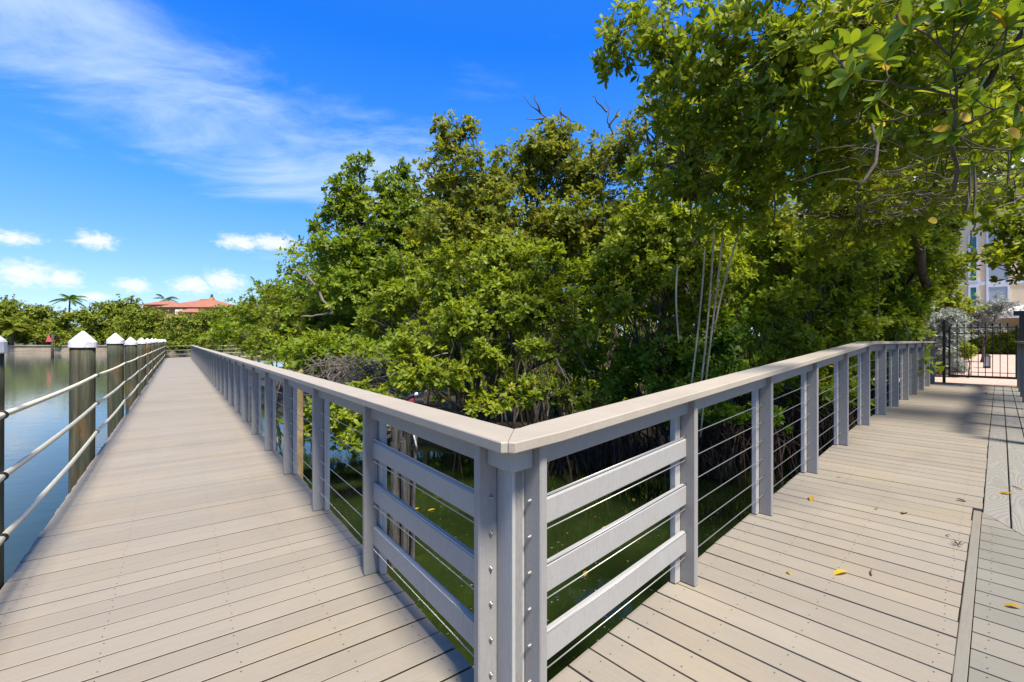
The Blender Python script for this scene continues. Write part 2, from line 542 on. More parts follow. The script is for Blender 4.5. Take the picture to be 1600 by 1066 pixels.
M['paver'] = pmat('pink_brick_paver', paverfn)
M['red'] = pmat('channel_marker_red', lambda t: princ(t, (0.55, 0.09, 0.11), 0.5))
M['maroon'] = pmat('maroon_cloth', lambda t: princ(t, t.ramp(t.noise(geo(t), 40, 4), [(0.3, (0.10, 0.012, 0.02)), (0.7, (0.22, 0.03, 0.045))]), 0.8))
M['cloth'] = pmat('white_cloth', lambda t: princ(t, (0.62, 0.62, 0.64), 0.8))

# ================================================================ setting: water and ground
mb = MB()
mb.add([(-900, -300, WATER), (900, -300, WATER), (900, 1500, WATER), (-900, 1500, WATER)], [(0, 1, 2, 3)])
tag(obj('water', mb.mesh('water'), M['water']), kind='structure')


def land(name, outline, z, mat, skirt=-1.6, inset=0.9, zfun=None):
    """raised ground with a sloping bank down into the water"""
    pts = [Vector((x, y)) for x, y in outline]
    c = sum(pts, Vector((0, 0))) / len(pts)
    n = len(pts)
    b = MB()
    vs = []
    for p in pts:
        vs.append((p.x, p.y, skirt))
    for p in pts:
        q = p + (c - p).normalized() * inset
        vs.append((q.x, q.y, zfun(q) if zfun else z))
    fs = [(i, (i + 1) % n, n + (i + 1) % n, n + i) for i in range(n)]
    vs.append((c.x, c.y, zfun(c) if zfun else z))
    fs += [(n + i, n + (i + 1) % n, 2 * n) for i in range(n)]
    b.add(vs, fs)
    return tag(obj(name, fixn(b.mesh(name)), mat), kind='structure')


# mud bank under the mangroves, inside the angle of the two walkways
land('mud_bank', [(-23, 33), (-14, 20.5), (-7.5, 13.2), (-3.4, 9.6), (0.2, 8.5), (2.4, 8.4), (4.6, 8.1), (7.2, 9.4), (10.4, 12.2), (12, 20), (6, 34), (-10, 44)], -0.62, M['mud'], inset=1.4)
# land behind the gate
land('house_ground', [Rp(16.9, -9).xy[:], Rp(16.15, -1.6).xy[:], Rp(16.15, 1.9).xy[:], Rp(17.5, 6).xy[:], Rp(30, 14).xy[:], Rp(70, 20).xy[:], Rp(70, -30).xy[:], Rp(30, -22).xy[:]], 0.22, M['soil'], inset=0.4,
     zfun=lambda q: 0.24 + 0.042 * max(0, (q.x * RT[0] + q.y * RT[1]) - 16.5))
# far shore
land('far_shore', [(-260, 96), (-120, 91), (-64, 86), (-38, 74), (-20, 62), (20, 66), (60, 80), (300, 90), (400, 600), (-500, 600)], 0.38, M['soil'], inset=2.0)

# ================================================================ deck boards
PITCH, GAP = 0.146, 0.0098


def board_mesh(name, length, width, thick=0.025, ch=0.0014):
    """deck plank along +X from 0, eased edges"""
    y0, y1 = 0.0, width
    ring = [(y0, -thick), (y1, -thick), (y1, -ch), (y1 - ch, 0), (y0 + ch, 0), (y0, -ch)]
    return fixn(MB().loft([[(x, y, z) for y, z in ring] for x in (0, length)]).mesh(name))


def clipped_board(name, y0, y1, a0, b0, a1, b1, thick=0.025, ch=0.0014):
    """plank between lines y0 and y1 whose ends run from a0..b0 (at y0) to a1..b1 (at y1)"""
    ring = [(y0, -thick), (y1, -thick), (y1, -ch), (y1 - ch, 0), (y0 + ch, 0), (y0, -ch)]
    r0 = [(a0 + (a1 - a0) * (y - y0) / (y1 - y0), y, z) for y, z in ring]
    r1 = [(b0 + (b1 - b0) * (y - y0) / (y1 - y0), y, z) for y, z in ring]
    return fixn(MB().loft([r0, r1]).mesh(name))


# -------- left arm
LN0, LN1, SEND = -0.80, 1.02, 47.0
mwL = T((0, 0, 0), LA)
fr = MB()
for s0 in np.arange(-1.0, SEND, 3.0):
    fr.box(LN0 + 0.03, LN1 - 0.03, s0, s0 + 0.05, -0.26, -0.045)
for n0 in (LN0 + 0.012, -0.2, 0.4, LN1 - 0.06):
    fr.box(n0, n0 + 0.045, 0.2, SEND, -0.28, -0.032)
left_deck = tag(obj('boardwalk_left', fr.mesh('left_frame'), M['dark'], None, mwL), 'sunlit timber boardwalk running straight away along the open water', None, kind='structure')
bis = math.tan(math.atan2(LS[0] * -1, LN[0]))       # n of the mitre line per metre of s
full = {}
far_boards = MB()
jb = 0
screws = MB()
s = -0.95
while s < SEND:
    y0, y1 = s, s + PITCH - GAP
    e0, e1 = min(LN1, bis * y0 - 0.006), min(LN1, bis * y1 - 0.006)
    if e1 > LN0 + 0.02:
        j = random.uniform(-0.004, 0.004)
        if e0 >= LN1 - 1e-6:
            if s < 29.5:
                if 'L' not in full:
                    full['L'] = board_mesh('left_plank', LN1 - LN0, PITCH - GAP)
                o = obj('deck_board', full['L'], M['deck'], left_deck, mwL @ Matrix.Translation((LN0 + j, y0 + random.uniform(-0.0012, 0.0012), random.uniform(-0.0016, 0.0012))) @ Matrix.Rotation(random.uniform(-.0009, .0009), 4, 'Z'))
            else:
                ring = [(y0, -0.025), (y1, -0.025), (y1, 0), (y0, 0)]
                far_boards.loft([[(x, y, z) for y, z in ring] for x in (LN0, LN1)])
        else:
            obj('deck_board', clipped_board('left_plank_cut', y0, y1, LN0, max(e0, LN0 + 0.01), LN0, e1), M['deck'], left_deck, mwL)
        if 0 < s < 9:
            for nn in (-0.70, -0.28, 0.22, 0.62, 0.93):
                if nn < e0 - 0.03:
                    for yy in (y0 + 0.028, y1 - 0.028):
                        screws.disc((nn + random.uniform(-.008, .008), yy, 0.0022), (0, 0, 1), 0.0033, 6)
    s += PITCH
tag(obj('deck_board', fixn(far_boards.mesh('far_planks')), M['deck'], left_deck, mwL), kind='stuff')
tag(obj('screw_heads', screws.mesh('left_screws'), M['screw'], left_deck, mwL), kind='stuff')
jd = MB().add([(LN0 + .008, LN0 / bis, -.0032), (LN1 - .008, LN1 / bis, -.0032), (LN1 - .008, SEND, -.0032), (LN0 + .008, SEND, -.0032)], [(0, 1, 2, 3)])  # added dark sheet just below the board tops, so the gaps look shaded
tag(obj('joint_shade', jd.mesh('joint_shade'), M['joint'], left_deck, mwL), kind='stuff')
# arm beyond the far bend
mwB = T(Lp(0, SEND), LA - R(66))
bend = MB()
for i in range(80):
    bend.box(-1.2, 2.2, 0.2 + i * PITCH, 0.2 + i * PITCH + PITCH - GAP, -0.06, -0.012)
tag(obj('boardwalk_far', fixn(bend.mesh('far_bend')), M['deck'], None, mwB), 'far arm of the boardwalk turning right behind the mangroves', kind='structure')

# -------- right arm: ramp then level
RM1 = 1.25
EDGE = 0.085


def mwR(t):
    a = math.atan(SLOPE) if RAMP0 <= t < RAMP1 else 0.0
    return Matrix.Translation(Rp(t, 0, rz(t))) @ Matrix.Rotation(RA, 4, 'Z') @ Matrix.Rotation(-a, 4, 'Y')


fr = MB()
for t0 in np.arange(0.6, 15.8, 1.5):
    z = rz(t0)
    fr.box(t0, t0 + 0.05, -1.6 if t0 < 4 else -0.30, RM1 - 0.03, z - 0.30, z - 0.05)
right_deck = tag(obj('boardwalk_right', fr.mesh('right_frame'), M['dark'], None, T((0, 0, 0), RA)), 'shaded timber ramp leading to the black gate', None, kind='structure')
rscrews = MB()
bisR = RT[0] / -RM[0]                               # m of the mitre line per metre of t
# planks are modelled with local x across (m), so turn the frame by 90 degrees
t = -0.55
while t < 15.95:
    y0, y1 = t, t + PITCH - GAP
    lo = 0.1315 if t < 4.66 else EDGE
    e0, e1 = min(RM1, bisR * y0 - 0.006), min(RM1, bisR * y1 - 0.006)
    if e1 > lo + 0.02:
        q = mwR(y0) @ Matrix.Rotation(R(90), 4, 'Z')       # local x -> m, local y -> -t
        if e0 >= RM1 - 1e-6:
            key = 'R%.3f' % lo
            if key not in full:
                full[key] = board_mesh('right_plank', RM1 - lo, PITCH - GAP)
            obj('deck_board', full[key], M['deck'], right_deck, q @ Matrix.Translation((lo + random.uniform(-.003, .003), -(PITCH - GAP), random.uniform(-0.0016, 0.0012))) @ Matrix.Rotation(random.uniform(-.0011, .0011), 4, 'Z'))
        else:
            w_ = PITCH - GAP
            obj('deck_board', clipped_board('right_plank_cut', -w_, 0.0, lo, e1, lo, max(e0, lo + 0.01)), M['deck'], right_deck, q)
        if 0.8 < t < 8:
            for mm in (0.18, 0.62, 0.90, 1.16):
                if mm < e0 - 0.03:
                    for yy in (-0.028, -(PITCH - GAP) + 0.028):
                        p = q @ Vector((mm + random.uniform(-.008, .008), yy, 0.0022))
                        rscrews.disc(p, (0, 0, 1), 0.0033, 6)
    t += PITCH
# landing on the near right: planks in the same direction, cut on the slant at their far end
t = -2.2


def diag(m):
    return 4.64 + 1.737 * (m - EDGE)


while t < 4.64:
    y0, y1 = t, min(t + PITCH - GAP, 4.63)
    lo0 = max(-1.7, EDGE - (4.64 - y0) / 1.737 * 1.0) if y0 > diag(-1.7) else -1.7
    lo1 = max(-1.7, EDGE - (4.64 - y1) / 1.737 * 1.0) if y1 > diag(-1.7) else -1.7
    hi = EDGE - 0.002
    # the slanted cut runs from (4.64, EDGE) back towards the camera on the right
    q = mwR(y0) @ Matrix.Rotation(R(90), 4, 'Z')
    w_ = y1 - y0
    if hi - min(lo0, lo1) > 0.02:
        obj('deck_board', clipped_board('landing_plank', -w_, 0.0, min(lo1, hi - .01), hi, min(lo0, hi - .01), hi), M['deck_grey'], right_deck, q)
    if t > 0.8:
        for mm in (0.035, -0.35):
            if mm > lo1 + 0.03:
                for yy in (-0.028, -w_ + 0.028):
                    p = q @ Vector((mm + random.uniform(-.006, .006), yy, 0.0022))
                    rscrews.disc(p, (0, 0, 1), 0.0033, 6)
    t += PITCH
tag(obj('screw_heads', rscrews.mesh('right_screws'), M['screw'], right_deck), kind='stuff')


jd = MB()  # same added sheet on the right arm, painting the gaps as shade
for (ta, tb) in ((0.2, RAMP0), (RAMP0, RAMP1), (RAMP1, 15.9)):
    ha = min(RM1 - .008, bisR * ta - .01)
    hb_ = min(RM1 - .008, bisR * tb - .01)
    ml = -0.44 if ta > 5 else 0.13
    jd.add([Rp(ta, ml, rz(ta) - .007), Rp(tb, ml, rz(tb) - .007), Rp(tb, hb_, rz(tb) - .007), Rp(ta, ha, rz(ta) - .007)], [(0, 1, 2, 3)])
tag(obj('joint_shade', jd.mesh('joint_shade'), M['joint'], right_deck), kind='stuff')


def strip(name, m0, m1, tA0, tA1, tB, mat, dz=0.0):
    """board running along the right arm between m0 and m1, its near end cut from tA0 (at m0) to tA1 (at m1)"""
    b = MB()
    w_ = 0.0
    ch = 0.003
    rings = []
    ts = [(tA0, tA1)] + [(x, x) for x in (RAMP0, RAMP1) if x > max(tA0, tA1) + 0.05 and x < tB - 0.05] + [(tB, tB)]
    for (ta, tb) in ts:
        ring = []
        for mm, zz in ((m0, -0.025), (m1, -0.025), (m1, -ch), (m1 - ch, 0), (m0 + ch, 0), (m0, -ch)):
            tt = ta + (tb - ta) * (mm - m0) / (m1 - m0)
            p = Rp(tt, mm)
            ring.append(tuple(Matrix.Rotation(-RA, 3, 'Z') @ Vector((p.x, p.y, 0)) + Vector((0, 0, rz(tt) + zz + dz))))
        rings.append(ring)
    me = fixn(b.loft(rings).mesh(name))
    return obj('deck_board', me, mat, right_deck, T((0, 0, 0), RA))


strip('edge_strip', EDGE + 0.002, 0.128, -1.0, -1.0, 4.64, M['deck_grey'])
for (m0, m1) in ((-0.048, 0.079), (-0.182, -0.056), (-0.316, -0.190), (-0.45, -0.324)):
    strip('grain_board', m0, m1, diag(m0) + 0.01, diag(m1) + 0.01, 15.9, M['grain'])
mbt = MB()
mbt.box(15.97, 16.30, -0.6, 1.5, 0.10, ZTOP - 0.004)
obj('threshold', bevel(mbt.mesh('threshold'), 0.006), M['newwood'], right_deck, T((0, 0, 0), RA))

# ================================================================ railings
CAPH, CAPT = 1.068, 0.038
CABLES = (0.15, 0.282, 0.415, 0.548, 0.680, 0.812)
SLATS = ((0.172, 0.288), (0.432, 0.546), (0.694, 0.800))
BW, BT = 0.084, 0.038                 # board of a post: across, along

post_board = bevel(MB().box(0, BW, -BT / 2, BT / 2, 0.001, CAPH - CAPT - 0.001).mesh('post_board'), 0.005)
post_back = bevel(MB().box(BW + 0.001, BW + 0.036, -0.068, 0.068, 0.002, CAPH - CAPT - 0.002).mesh('post_flange'), 0.004)
gm = MB()
for z in CABLES:
    for sgn in (-1, 1):
        gm.disc((0.052, sgn * (BT / 2 + 0.0012), z), (0, sgn, 0), 0.0048, 8)
grom = gm.mesh('cable_holes')
nut = MB()
for k, (r_, h_) in enumerate(((0.0085, 0.004),)):
    nut.tube([(0, 0, 0), (0, 0, h_)], r_, 8)
nut.tube([(0, 0, 0.004), (0, 0, 0.010), (0, 0, 0.013)], [0.0062, 0.0055, 0.002], 8)
nutme = nut.mesh('cable_nut', True)


def post(parent, mw, holes=True):
    p = obj('post', post_board, M['grey'], parent, mw)
    obj('flange', post_back, M['flange'], p, mw)
    if holes:
        tag(obj('cable_holes', grom, M['hole'], p, mw), kind='stuff')
    return p


def loft_path(name, sections):
    """sections: list of rings (world points)"""
    return fixn(MB().loft(sections).mesh(name))


def chamfer_ring(a0, a1, z0, z1, c=0.006):
    return [(a0 + c, z0), (a1 - c, z0), (a1, z0 + c), (a1, z1 - c), (a1 - c, z1), (a0 + c, z1), (a0, z1 - c), (a0, z0 + c)]


# ---- left railing
FN = 0.895
left_rail = thing('cable_railing', 'grey composite cable railing with tan cap along the left boardwalk', 'railing', Lp(FN, 1.4))
S0, SP, NPOST = 1.437, 1.2685, 36
for k in range(NPOST):
    post(left_rail, T(Lp(FN, S0 + SP * k), LA), k > 0)
SLAST = S0 + SP * (NPOST - 1)
sub_ring = chamfer_ring(FN + 0.035, FN + 0.072, 0.938, CAPH - CAPT - 0.003, 0.005)
sub = fixn(MB().loft([[(a, y, z) for a, z in sub_ring] for y in (BT / 2 + 0.001, SP - BT / 2 - 0.001)]).mesh('sub_rail'))
for k in range(NPOST - 1):
    obj('sub_rail', sub, M['grey'], left_rail, T(Lp(0, S0 + SP * k), LA))
for (z0, z1) in SLATS:
    ring = chamfer_ring(FN + 0.050, FN + 0.084, z0, z1, 0.009)
    me = fixn(MB().loft([[(a, y, z) for a, z in ring] for y in (BT / 2 + 0.001, SP - BT / 2 - 0.001)]).mesh('slat'))
    obj('slat', me, M['slat'], left_rail, T(Lp(0, S0), LA))
for z in CABLES:
    me = MB().tube([(0, S0 + 0.0, z), (0, SLAST, z)], 0.0027, 6).mesh('cable', True)
    obj('cable', me, M['steel'], left_rail, T(Lp(FN + 0.052, 0), LA))
    obj('cable_nut', nutme, M['steel'], left_rail, T(Lp(FN + 0.052, S0 - BT / 2 - 0.0005, z), LA) @ Matrix.Rotation(R(90), 4, 'X'))

# ---- right railing
FM = 1.12
right_rail = thing('cable_railing', 'grey composite cable railing with tan cap climbing the right ramp to the gate', 'railing', Rp(1.2, FM, rz(1.2)))
TT = [1.20] + [2.41 + 1.209 * k for k in range(12)]
MR = RA + R(90)                       # local x -> m, local y -> -t
for k, tt in enumerate(TT):
    post(right_rail, T(Rp(tt, FM, rz(tt)), MR), k > 0)


def ramp_bar(name, tA, tB, ringf, mat, parent, at_posts=True, breaks=()):
    secs = []
    for tt in [tA] + [b for b in breaks if tA < b < tB] + [tB]:
        zz = rz(tt)
        secs.append([Rp(tt, a, z + zz) for a, z in ringf])
    return obj(name, loft_path(name, secs), mat, parent)


subm = chamfer_ring(FM + 0.035, FM + 0.072, 0.938, CAPH - CAPT - 0.003, 0.005)
for k in range(len(TT) - 1):
    ramp_bar('sub_rail', TT[k] + BT / 2 + 0.001, TT[k + 1] - BT / 2 - 0.001, subm, M['grey'], right_rail, breaks=(RAMP1,))
for (z0, z1) in SLATS:
    ramp_bar('slat', TT[0] + BT / 2 + 0.001, TT[1] - BT / 2 - 0.001, chamfer_ring(FM + 0.050, FM + 0.084, z0, z1, 0.009), M['slat'], right_rail)
for z in CABLES:
    pts = [Rp(tt, FM + 0.052, rz(tt) + z) for tt in TT]
    obj('cable', MB().tube(pts, 0.0027, 6).mesh('cable', True), M['steel'], right_rail)
    obj('cable_nut', nutme, M['steel'], right_rail, T(Rp(TT[0] - BT / 2 - 0.0005, FM + 0.052, z + rz(TT[0])), RA) @ Matrix.Rotation(R(-90), 4, 'Y'))


def corner(n, m, z):
    """point with given distances from the camera foot to the two rail lines"""
    det = LN[0] * RM[1] - LN[1] * RM[0]
    return Vector(((n * RM[1] - LN[1] * m) / det, (LN[0] * m - RM[0] * n) / det, z))


# corner post: two boards that meet at the angle, capped by the returning sub rail
cpz = CAPH - CAPT - 0.002
nf, mf = FN + BW + 0.001, FM + BW + 0.001
ring = lambda z: [corner(nf, mf, z), Rp(TT[0] + 0.03, mf, z), Rp(TT[0] + 0.03, mf + 0.036, z), corner(nf + 0.036, mf + 0.036, z), Lp(nf + 0.036, S0 + 0.03, z), Lp(nf, S0 + 0.03, z)]
b = MB()
b.add([corner(nf, mf, 0.002), Rp(TT[0] - BT / 2 - .005, mf, 0.002), Rp(TT[0] - BT / 2 - .005, mf + 0.036, 0.002), corner(nf + 0.036, mf + 0.036, 0.002), Lp(nf + 0.036, S0 - BT / 2 - .005, 0.002), Lp(nf, S0 - BT / 2 - .005, 0.002),
       corner(nf, mf, cpz), Rp(TT[0] - BT / 2 - .005, mf, cpz), Rp(TT[0] - BT / 2 - .005, mf + 0.036, cpz), corner(nf + 0.036, mf + 0.036, cpz), Lp(nf + 0.036, S0 - BT / 2 - .005, cpz), Lp(nf, S0 - BT / 2 - .005, cpz)],
      [(0, 1, 7, 6), (1, 2, 8, 7), (2, 3, 9, 8), (3, 4, 10, 9), (4, 5, 11, 10), (5, 0, 6, 11), (0, 3, 2, 1), (0, 5, 4, 3), (6, 7, 8, 9), (6, 9, 10, 11)])
obj('corner_post', bevel(b.mesh('corner_post'), 0.003), M['flange'], left_rail)
nb, mb2 = FN + 0.035, FM + 0.035
zb0, zb1 = 0.940, CAPH - CAPT - 0.003
b = MB()
vs = []
for z in (zb0, zb1):
    vs += [corner(nb, mb2, z), Rp(TT[0] - BT / 2 - .002, mb2, z), Rp(TT[0] - BT / 2 - .002, mf - .002, z), corner(nf - .002, mf - .002, z), Lp(nf - .002, S0 - BT / 2 - .002, z), Lp(nb, S0 - BT / 2 - .002, z)]
b.add(vs, [(0, 1, 7, 6), (1, 2, 8, 7), (2, 3, 9, 8), (3, 4, 10, 9), (4, 5, 11, 10), (5, 0, 6, 11), (0, 3, 2, 1), (0, 5, 4, 3), (6, 7, 8, 9), (6, 9, 10, 11)])
obj('corner_block', bevel(b.mesh('corner_block'), 0.003), M['slat'], left_rail)

# cap rails, mitred at the corner with a clipped nose
C0, C1 = -0.042, 0.130               # cap edges relative to the post face
zc0, zc1 = CAPH - CAPT, CAPH
cut = 0.030


def cap_section(pin, pout, z0=zc0, z1=zc1, c=0.004):
    pin, pout = Vector(pin), Vector(pout)
    d = (pout - pin).normalized()
    f = lambda p, k, z: (p.x + d.x * k, p.y + d.y * k, z)
    return [f(pin, c, z0), f(pout, -c, z0), f(pout, 0, z0 + c), f(pout, 0, z1 - c), f(pout, -c, z1), f(pin, c, z1), f(pin, 0, z1 - c), f(pin, 0, z0 + c)]


ci, co = corner(FN + C0, FM + C0, 0), corner(FN + C1, FM + C1, 0)
nose = ci + (co - ci).normalized() * cut
sh_ = cut * 1.15
lend = [Lp(FN + C0, SLAST + 0.05), Lp(FN + C1, SLAST + 0.05)]
l_near = ci + Vector((LS[0], LS[1], 0)) * sh_
sections = [cap_section(nose - Vector((0.0012, 0, 0)), co - Vector((0.0012, 0, 0))), cap_section(l_near, co + Vector((LS[0], LS[1], 0)) * sh_)]
jl = S0
sN = 3.66
prev = None
pieces = [(None, sN)]
me = loft_path('cap_rail', sections + [cap_section(Lp(FN + C0, 3.656), Lp(FN + C1, 3.656))])
obj('cap_rail', me, M['cap'], left_rail)
a = 3.66
while a < SLAST:
    b_ = min(a + 3.66, SLAST + 0.06)
    me = loft_path('cap_rail', [cap_section(Lp(FN + C0, x), Lp(FN + C1, x)) for x in (a, b_ - 0.003)])
    obj('cap_rail', me, M['cap'], left_rail)
    a += 3.66
r_near = ci + Vector((RT[0], RT[1], 0)) * sh_


def rc(t_):
    z = rz(t_)
    return cap_section(Rp(t_, FM + C0), Rp(t_, FM + C1), zc0 + z, zc1 + z)


me = loft_path('cap_rail', [cap_section(nose + Vector((0.0012, 0, 0)), co + Vector((0.0012, 0, 0))), cap_section(r_near, co + Vector((RT[0], RT[1], 0)) * sh_), rc(TT[0] + 0.05), rc(4.816)])
obj('cap_rail', me, M['cap'], right_rail)
for (ta, tb, br) in ((4.82, 8.476, (RAMP1,)), (8.48, 12.136, ()), (12.14, TT[-1] + 0.03, ())):
    obj('cap_rail', loft_path('cap_rail', [rc(x) for x in (ta,) + br + (tb,)]), M['cap'], right_rail)

# ---- railing on the far side of the right arm, seen almost end-on
FQ = -0.27
side_rail = thing('cable_railing', 'dark railing seen end-on at the right edge beside the gate', 'railing', Rp(16, FQ, ZTOP))
for k in range(8):
    tt = 15.6 - 1.209 * k
    zz = rz(tt)
    pmw = T(Rp(tt, FQ, zz), MR + math.pi)
    post(side_rail, pmw)
for tA, tB in ((7.28, 15.6),):
    ring_ = chamfer_ring(FQ - 0.072, FQ - 0.035, 0.938, CAPH - CAPT - 0.003, 0.005)
    ramp_bar('sub_rail', tA, tB, ring_, M['grey'], side_rail)
    ramp_bar('cap_rail', tA, tB, chamfer_ring(FQ - C1, FQ - C0, zc0, zc1, 0.004), M['cap'], side_rail)
for z in CABLES:
    obj('cable', MB().tube([Rp(7.14, FQ - 0.052, ZTOP + z), Rp(15.6, FQ - 0.052, ZTOP + z)], 0.0027, 6).mesh('cable', True), M['steel'], side_rail)

# ================================================================ pilings and rope on the open-water side
PR = 0.116


def pile_mesh(seed):
    rr = random.Random(seed)
    ring_n = 20
    rings = []
    ph = [rr.uniform(0, 6.28) for _ in range(4)]
    for z in np.linspace(-2.2, 1.36, 15):
        rings.append([((PR * (1 + 0.02 * math.sin(3 * a + ph[0] + z) + 0.012 * math.sin(7 * a + ph[1] + 2 * z) + 0.008 * rr.uniform(-1, 1))) * math.cos(a),
                       (PR * (1 + 0.02 * math.sin(3 * a + ph[0] + z) + 0.012 * math.sin(7 * a + ph[1] + 2 * z) + 0.008 * rr.uniform(-1, 1))) * math.sin(a), z)
                      for a in [2 * math.pi * k / ring_n for k in range(ring_n)]])
    return fixn(MB().loft(rings).mesh('pile', True))


capm = MB()
rings = []
for (r_, z) in ((0.130, 1.33), (0.132, 1.335), (0.130, 1.395), (0.125, 1.406), (0.083, 1.452), (0.042, 1.497), (0.012, 1.528), (0.002, 1.532)):
    rings.append([(r_ * math.cos(2 * math.pi * k / 24), r_ * math.sin(2 * math.pi * k / 24), z) for k in range(24)])
capm.loft(rings)
capme = fixn(capm.mesh('pile_cap'))
pile_me = [pile_mesh(i) for i in range(4)]
lash = MB()
PN = -0.922
pile_pos = [(Lp(PN, 3.74 + 3.7 * k + (0.10 if k == 0 else 0)), LA) for k in range(12)]
turn = [Lp(PN + 0.1, 46.2), Lp(PN + 2.6, 48.2), Lp(PN + 5.0, 50.3), Lp(PN + 7.6, 52.6)]
ordn = ['sixth', 'seventh', 'eighth', 'ninth', 'tenth', 'eleventh', 'twelfth']
names = ['nearest timber piling with white cap, cut by the left edge of the picture', 'thick brown timber piling with white cone cap, second in the left row',
         'greenish timber piling with white cap, third in the left row', 'timber piling with white cap, fourth in the left row', 'timber piling with white cap, fifth in the left row']
for k, (p, a) in enumerate(pile_pos + [(q, 0) for q in turn]):
    straight = k < len(pile_pos)
    lab = names[k] if k < len(names) else ('small white-capped piling far down the left row, %s from the left edge' % ordn[k - 5] if straight else 'tiny white-capped piling past the far bend, %s of four from the left' % ('first', 'second', 'third', 'last')[k - len(pile_pos)])
    o = thing('piling', lab, 'piling', (p.x, p.y, 0), 'white-capped pilings along the boardwalk' if straight else 'white-capped pilings past the bend')
    pr3 = random.Random(300 + k)
    mw_ = T((p.x, p.y, pr3.uniform(-.03, .02)), a + k * 1.7) @ Matrix.Rotation(R(pr3.uniform(-.7, .7) if k else 0), 4, 'X') @ Matrix.Rotation(R(pr3.uniform(-.7, .7) if k else 0), 4, 'Y')
    obj('pile', pile_me[k % 4], M['pile'], o, mw_)
    obj('pile_cap', capme, M['pvc'], o, mw_)
ROPES = (0.985, 0.640, 0.295)
rope_n = PN + PR + 0.016
for zi, z in enumerate(ROPES):
    pts = []
    for k in range(-1, 13):
        s_ = 3.74 + 3.7 * k
        if k < 12:
            for q in range(8):
                f = q / 8
                pts.append(Lp(rope_n + 0.012 * math.sin(f * math.pi), s_ + 3.7 * f, z - 0.010 * (1 - (2 * f - 1) ** 2)))
    for q in turn:
        pts.append(Vector((q.x + 0.1, q.y - 0.16, z)))
    b = MB().tube(pts, 0.0175, 10)
    # strand twist as a raised spiral
    rp = obj('rope', b.mesh('rope', True), M['rope'], None)
    tag(rp, ('top', 'middle', 'lowest')[zi] + ' white rope of the three strung along the left pilings', 'rope', 'ropes strung along the pilings')
    o = rp
    for k in range(3):
        tie = MB()
        c = Lp(rope_n, 3.74 + 3.7 * k, z)
        d = Vector((LS[0], LS[1], 0))
        side = Vector((-LN[0], -LN[1], 0))
        loop = []
        for q in range(25):
            a = q / 24 * 4 * math.pi
            loop.append(c + d * (-0.02 + 0.04 * q / 24) + side * (0.021 * math.cos(a)) + Vector((0, 0, 0.021 * math.sin(a))))
        loop.append(c + side * 0.06 + Vector((0, 0, -0.03)))
        obj('lashing', tie.tube(loop, 0.005, 6).mesh('lashing', True), M['hole'], rp)

# ================================================================ gate and what stands behind it
GT = 16.12
gate = thing('gate', 'black wrought iron gate closing the end of the right boardwalk', 'gate', Rp(GT, 0.45, ZTOP))
GSH = 0.10                           # the gate hangs a little right of the railing line
gz = ZTOP


def gbar(name, m0, m1, z0, z1, th=0.03, tt=GT, parent=gate, bev=0.004):
    me = MB().box(tt - th / 2, tt + th / 2, min(m0, m1) - GSH, max(m0, m1) - GSH, gz + z0, gz + z1).mesh(name)
    return obj(name, bevel(me, bev), M['black'], parent, T((0, 0, 0), RA))


gbar('hinge_post', 1.045, 1.105, 0.0, 1.62, 0.06)
gbar('frame_stile', 0.955, 0.995, 0.16, 1.44, 0.04)
gbar('frame_stile', -0.195, -0.155, 0.16, 1.44, 0.04)
gbar('bottom_rail', -0.1545, 0.9545, 0.16, 0.215, 0.036)
gbar('lower_bar', -0.1545, 0.9545, 0.29, 0.305, 0.016)
gbar('middle_bar', -0.1545, 0.9545, 1.255, 1.275, 0.022)
gbar('top_bar', -0.1545, 0.9545, 1.395, 1.415, 0.022)
for z in (0.36, 1.30):
    gbar('hinge', 0.992, 1.048, z, z + 0.05, 0.03)
for k in range(8):
    mm = 0.955 - (k + 1) * 1.11 / 9
    pk = gbar('picket', mm - 0.0075, mm + 0.0075, 0.214, 1.44, 0.015)
    fin = MB().tube([(0, 0, 1.44), (0, 0, 1.455), (0, 0, 1.475), (0, 0, 1.52)], [0.009, 0.022, 0.016, 0.002], 8)
    ringm = MB()
    for q in range(12):
        a0, a1 = 2 * math.pi * q / 12, 2 * math.pi * (q + 1) / 12
        ringm.tube([(0, 0.045 * math.cos(a0), 1.335 + 0.045 * math.sin(a0)), (0, 0.045 * math.cos(a1), 1.335 + 0.045 * math.sin(a1))], 0.006, 4)
    obj('finial', fin.mesh('finial'), M['black'], pk, T(Rp(GT, mm - GSH, gz), RA))
    if k % 2 == 0:
        obj('ring', ringm.mesh('ring'), M['black'], pk, T(Rp(GT, mm - GSH, gz), RA))
lp = thing('gate_post', 'square black latch post with a flat overhanging cap at the right edge', 'post', Rp(15.9, -0.36, gz))
me = bevel(MB().box(-0.05, 0.05, -0.05, 0.05, 0, 1.72).mesh('shaft'), 0.004)
obj('shaft', me, M['black'], lp, T(Rp(15.75, -0.36, gz), RA))
obj('cap', bevel(MB().box(-0.09, 0.09, -0.20, 0.14, 1.66, 1.77).mesh('cap'), 0.01), M['black'], lp, T(Rp(15.75, -0.36, gz), RA))

# driveway
mbd = MB()
ts = np.linspace(16.32, 29.5, 6)
gr = lambda t_: 0.262 + 0.042 * max(0, t_ - 16.5)
vs = []
for t_ in ts:
    vs += [Rp(t_, -7, gr(t_)), Rp(t_, 2.9, gr(t_))]
mbd.add(vs, [(2 * i, 2 * i + 2, 2 * i + 3, 2 * i + 1) for i in range(5)])
tag(obj('driveway', fixn(mbd.mesh('driveway')), M['paver']), kind='structure')

# cream house
HT = 31.0
house = thing('house', 'cream stucco house with white window frames behind the gate', 'house', Rp(HT, 1.0, 0.8))


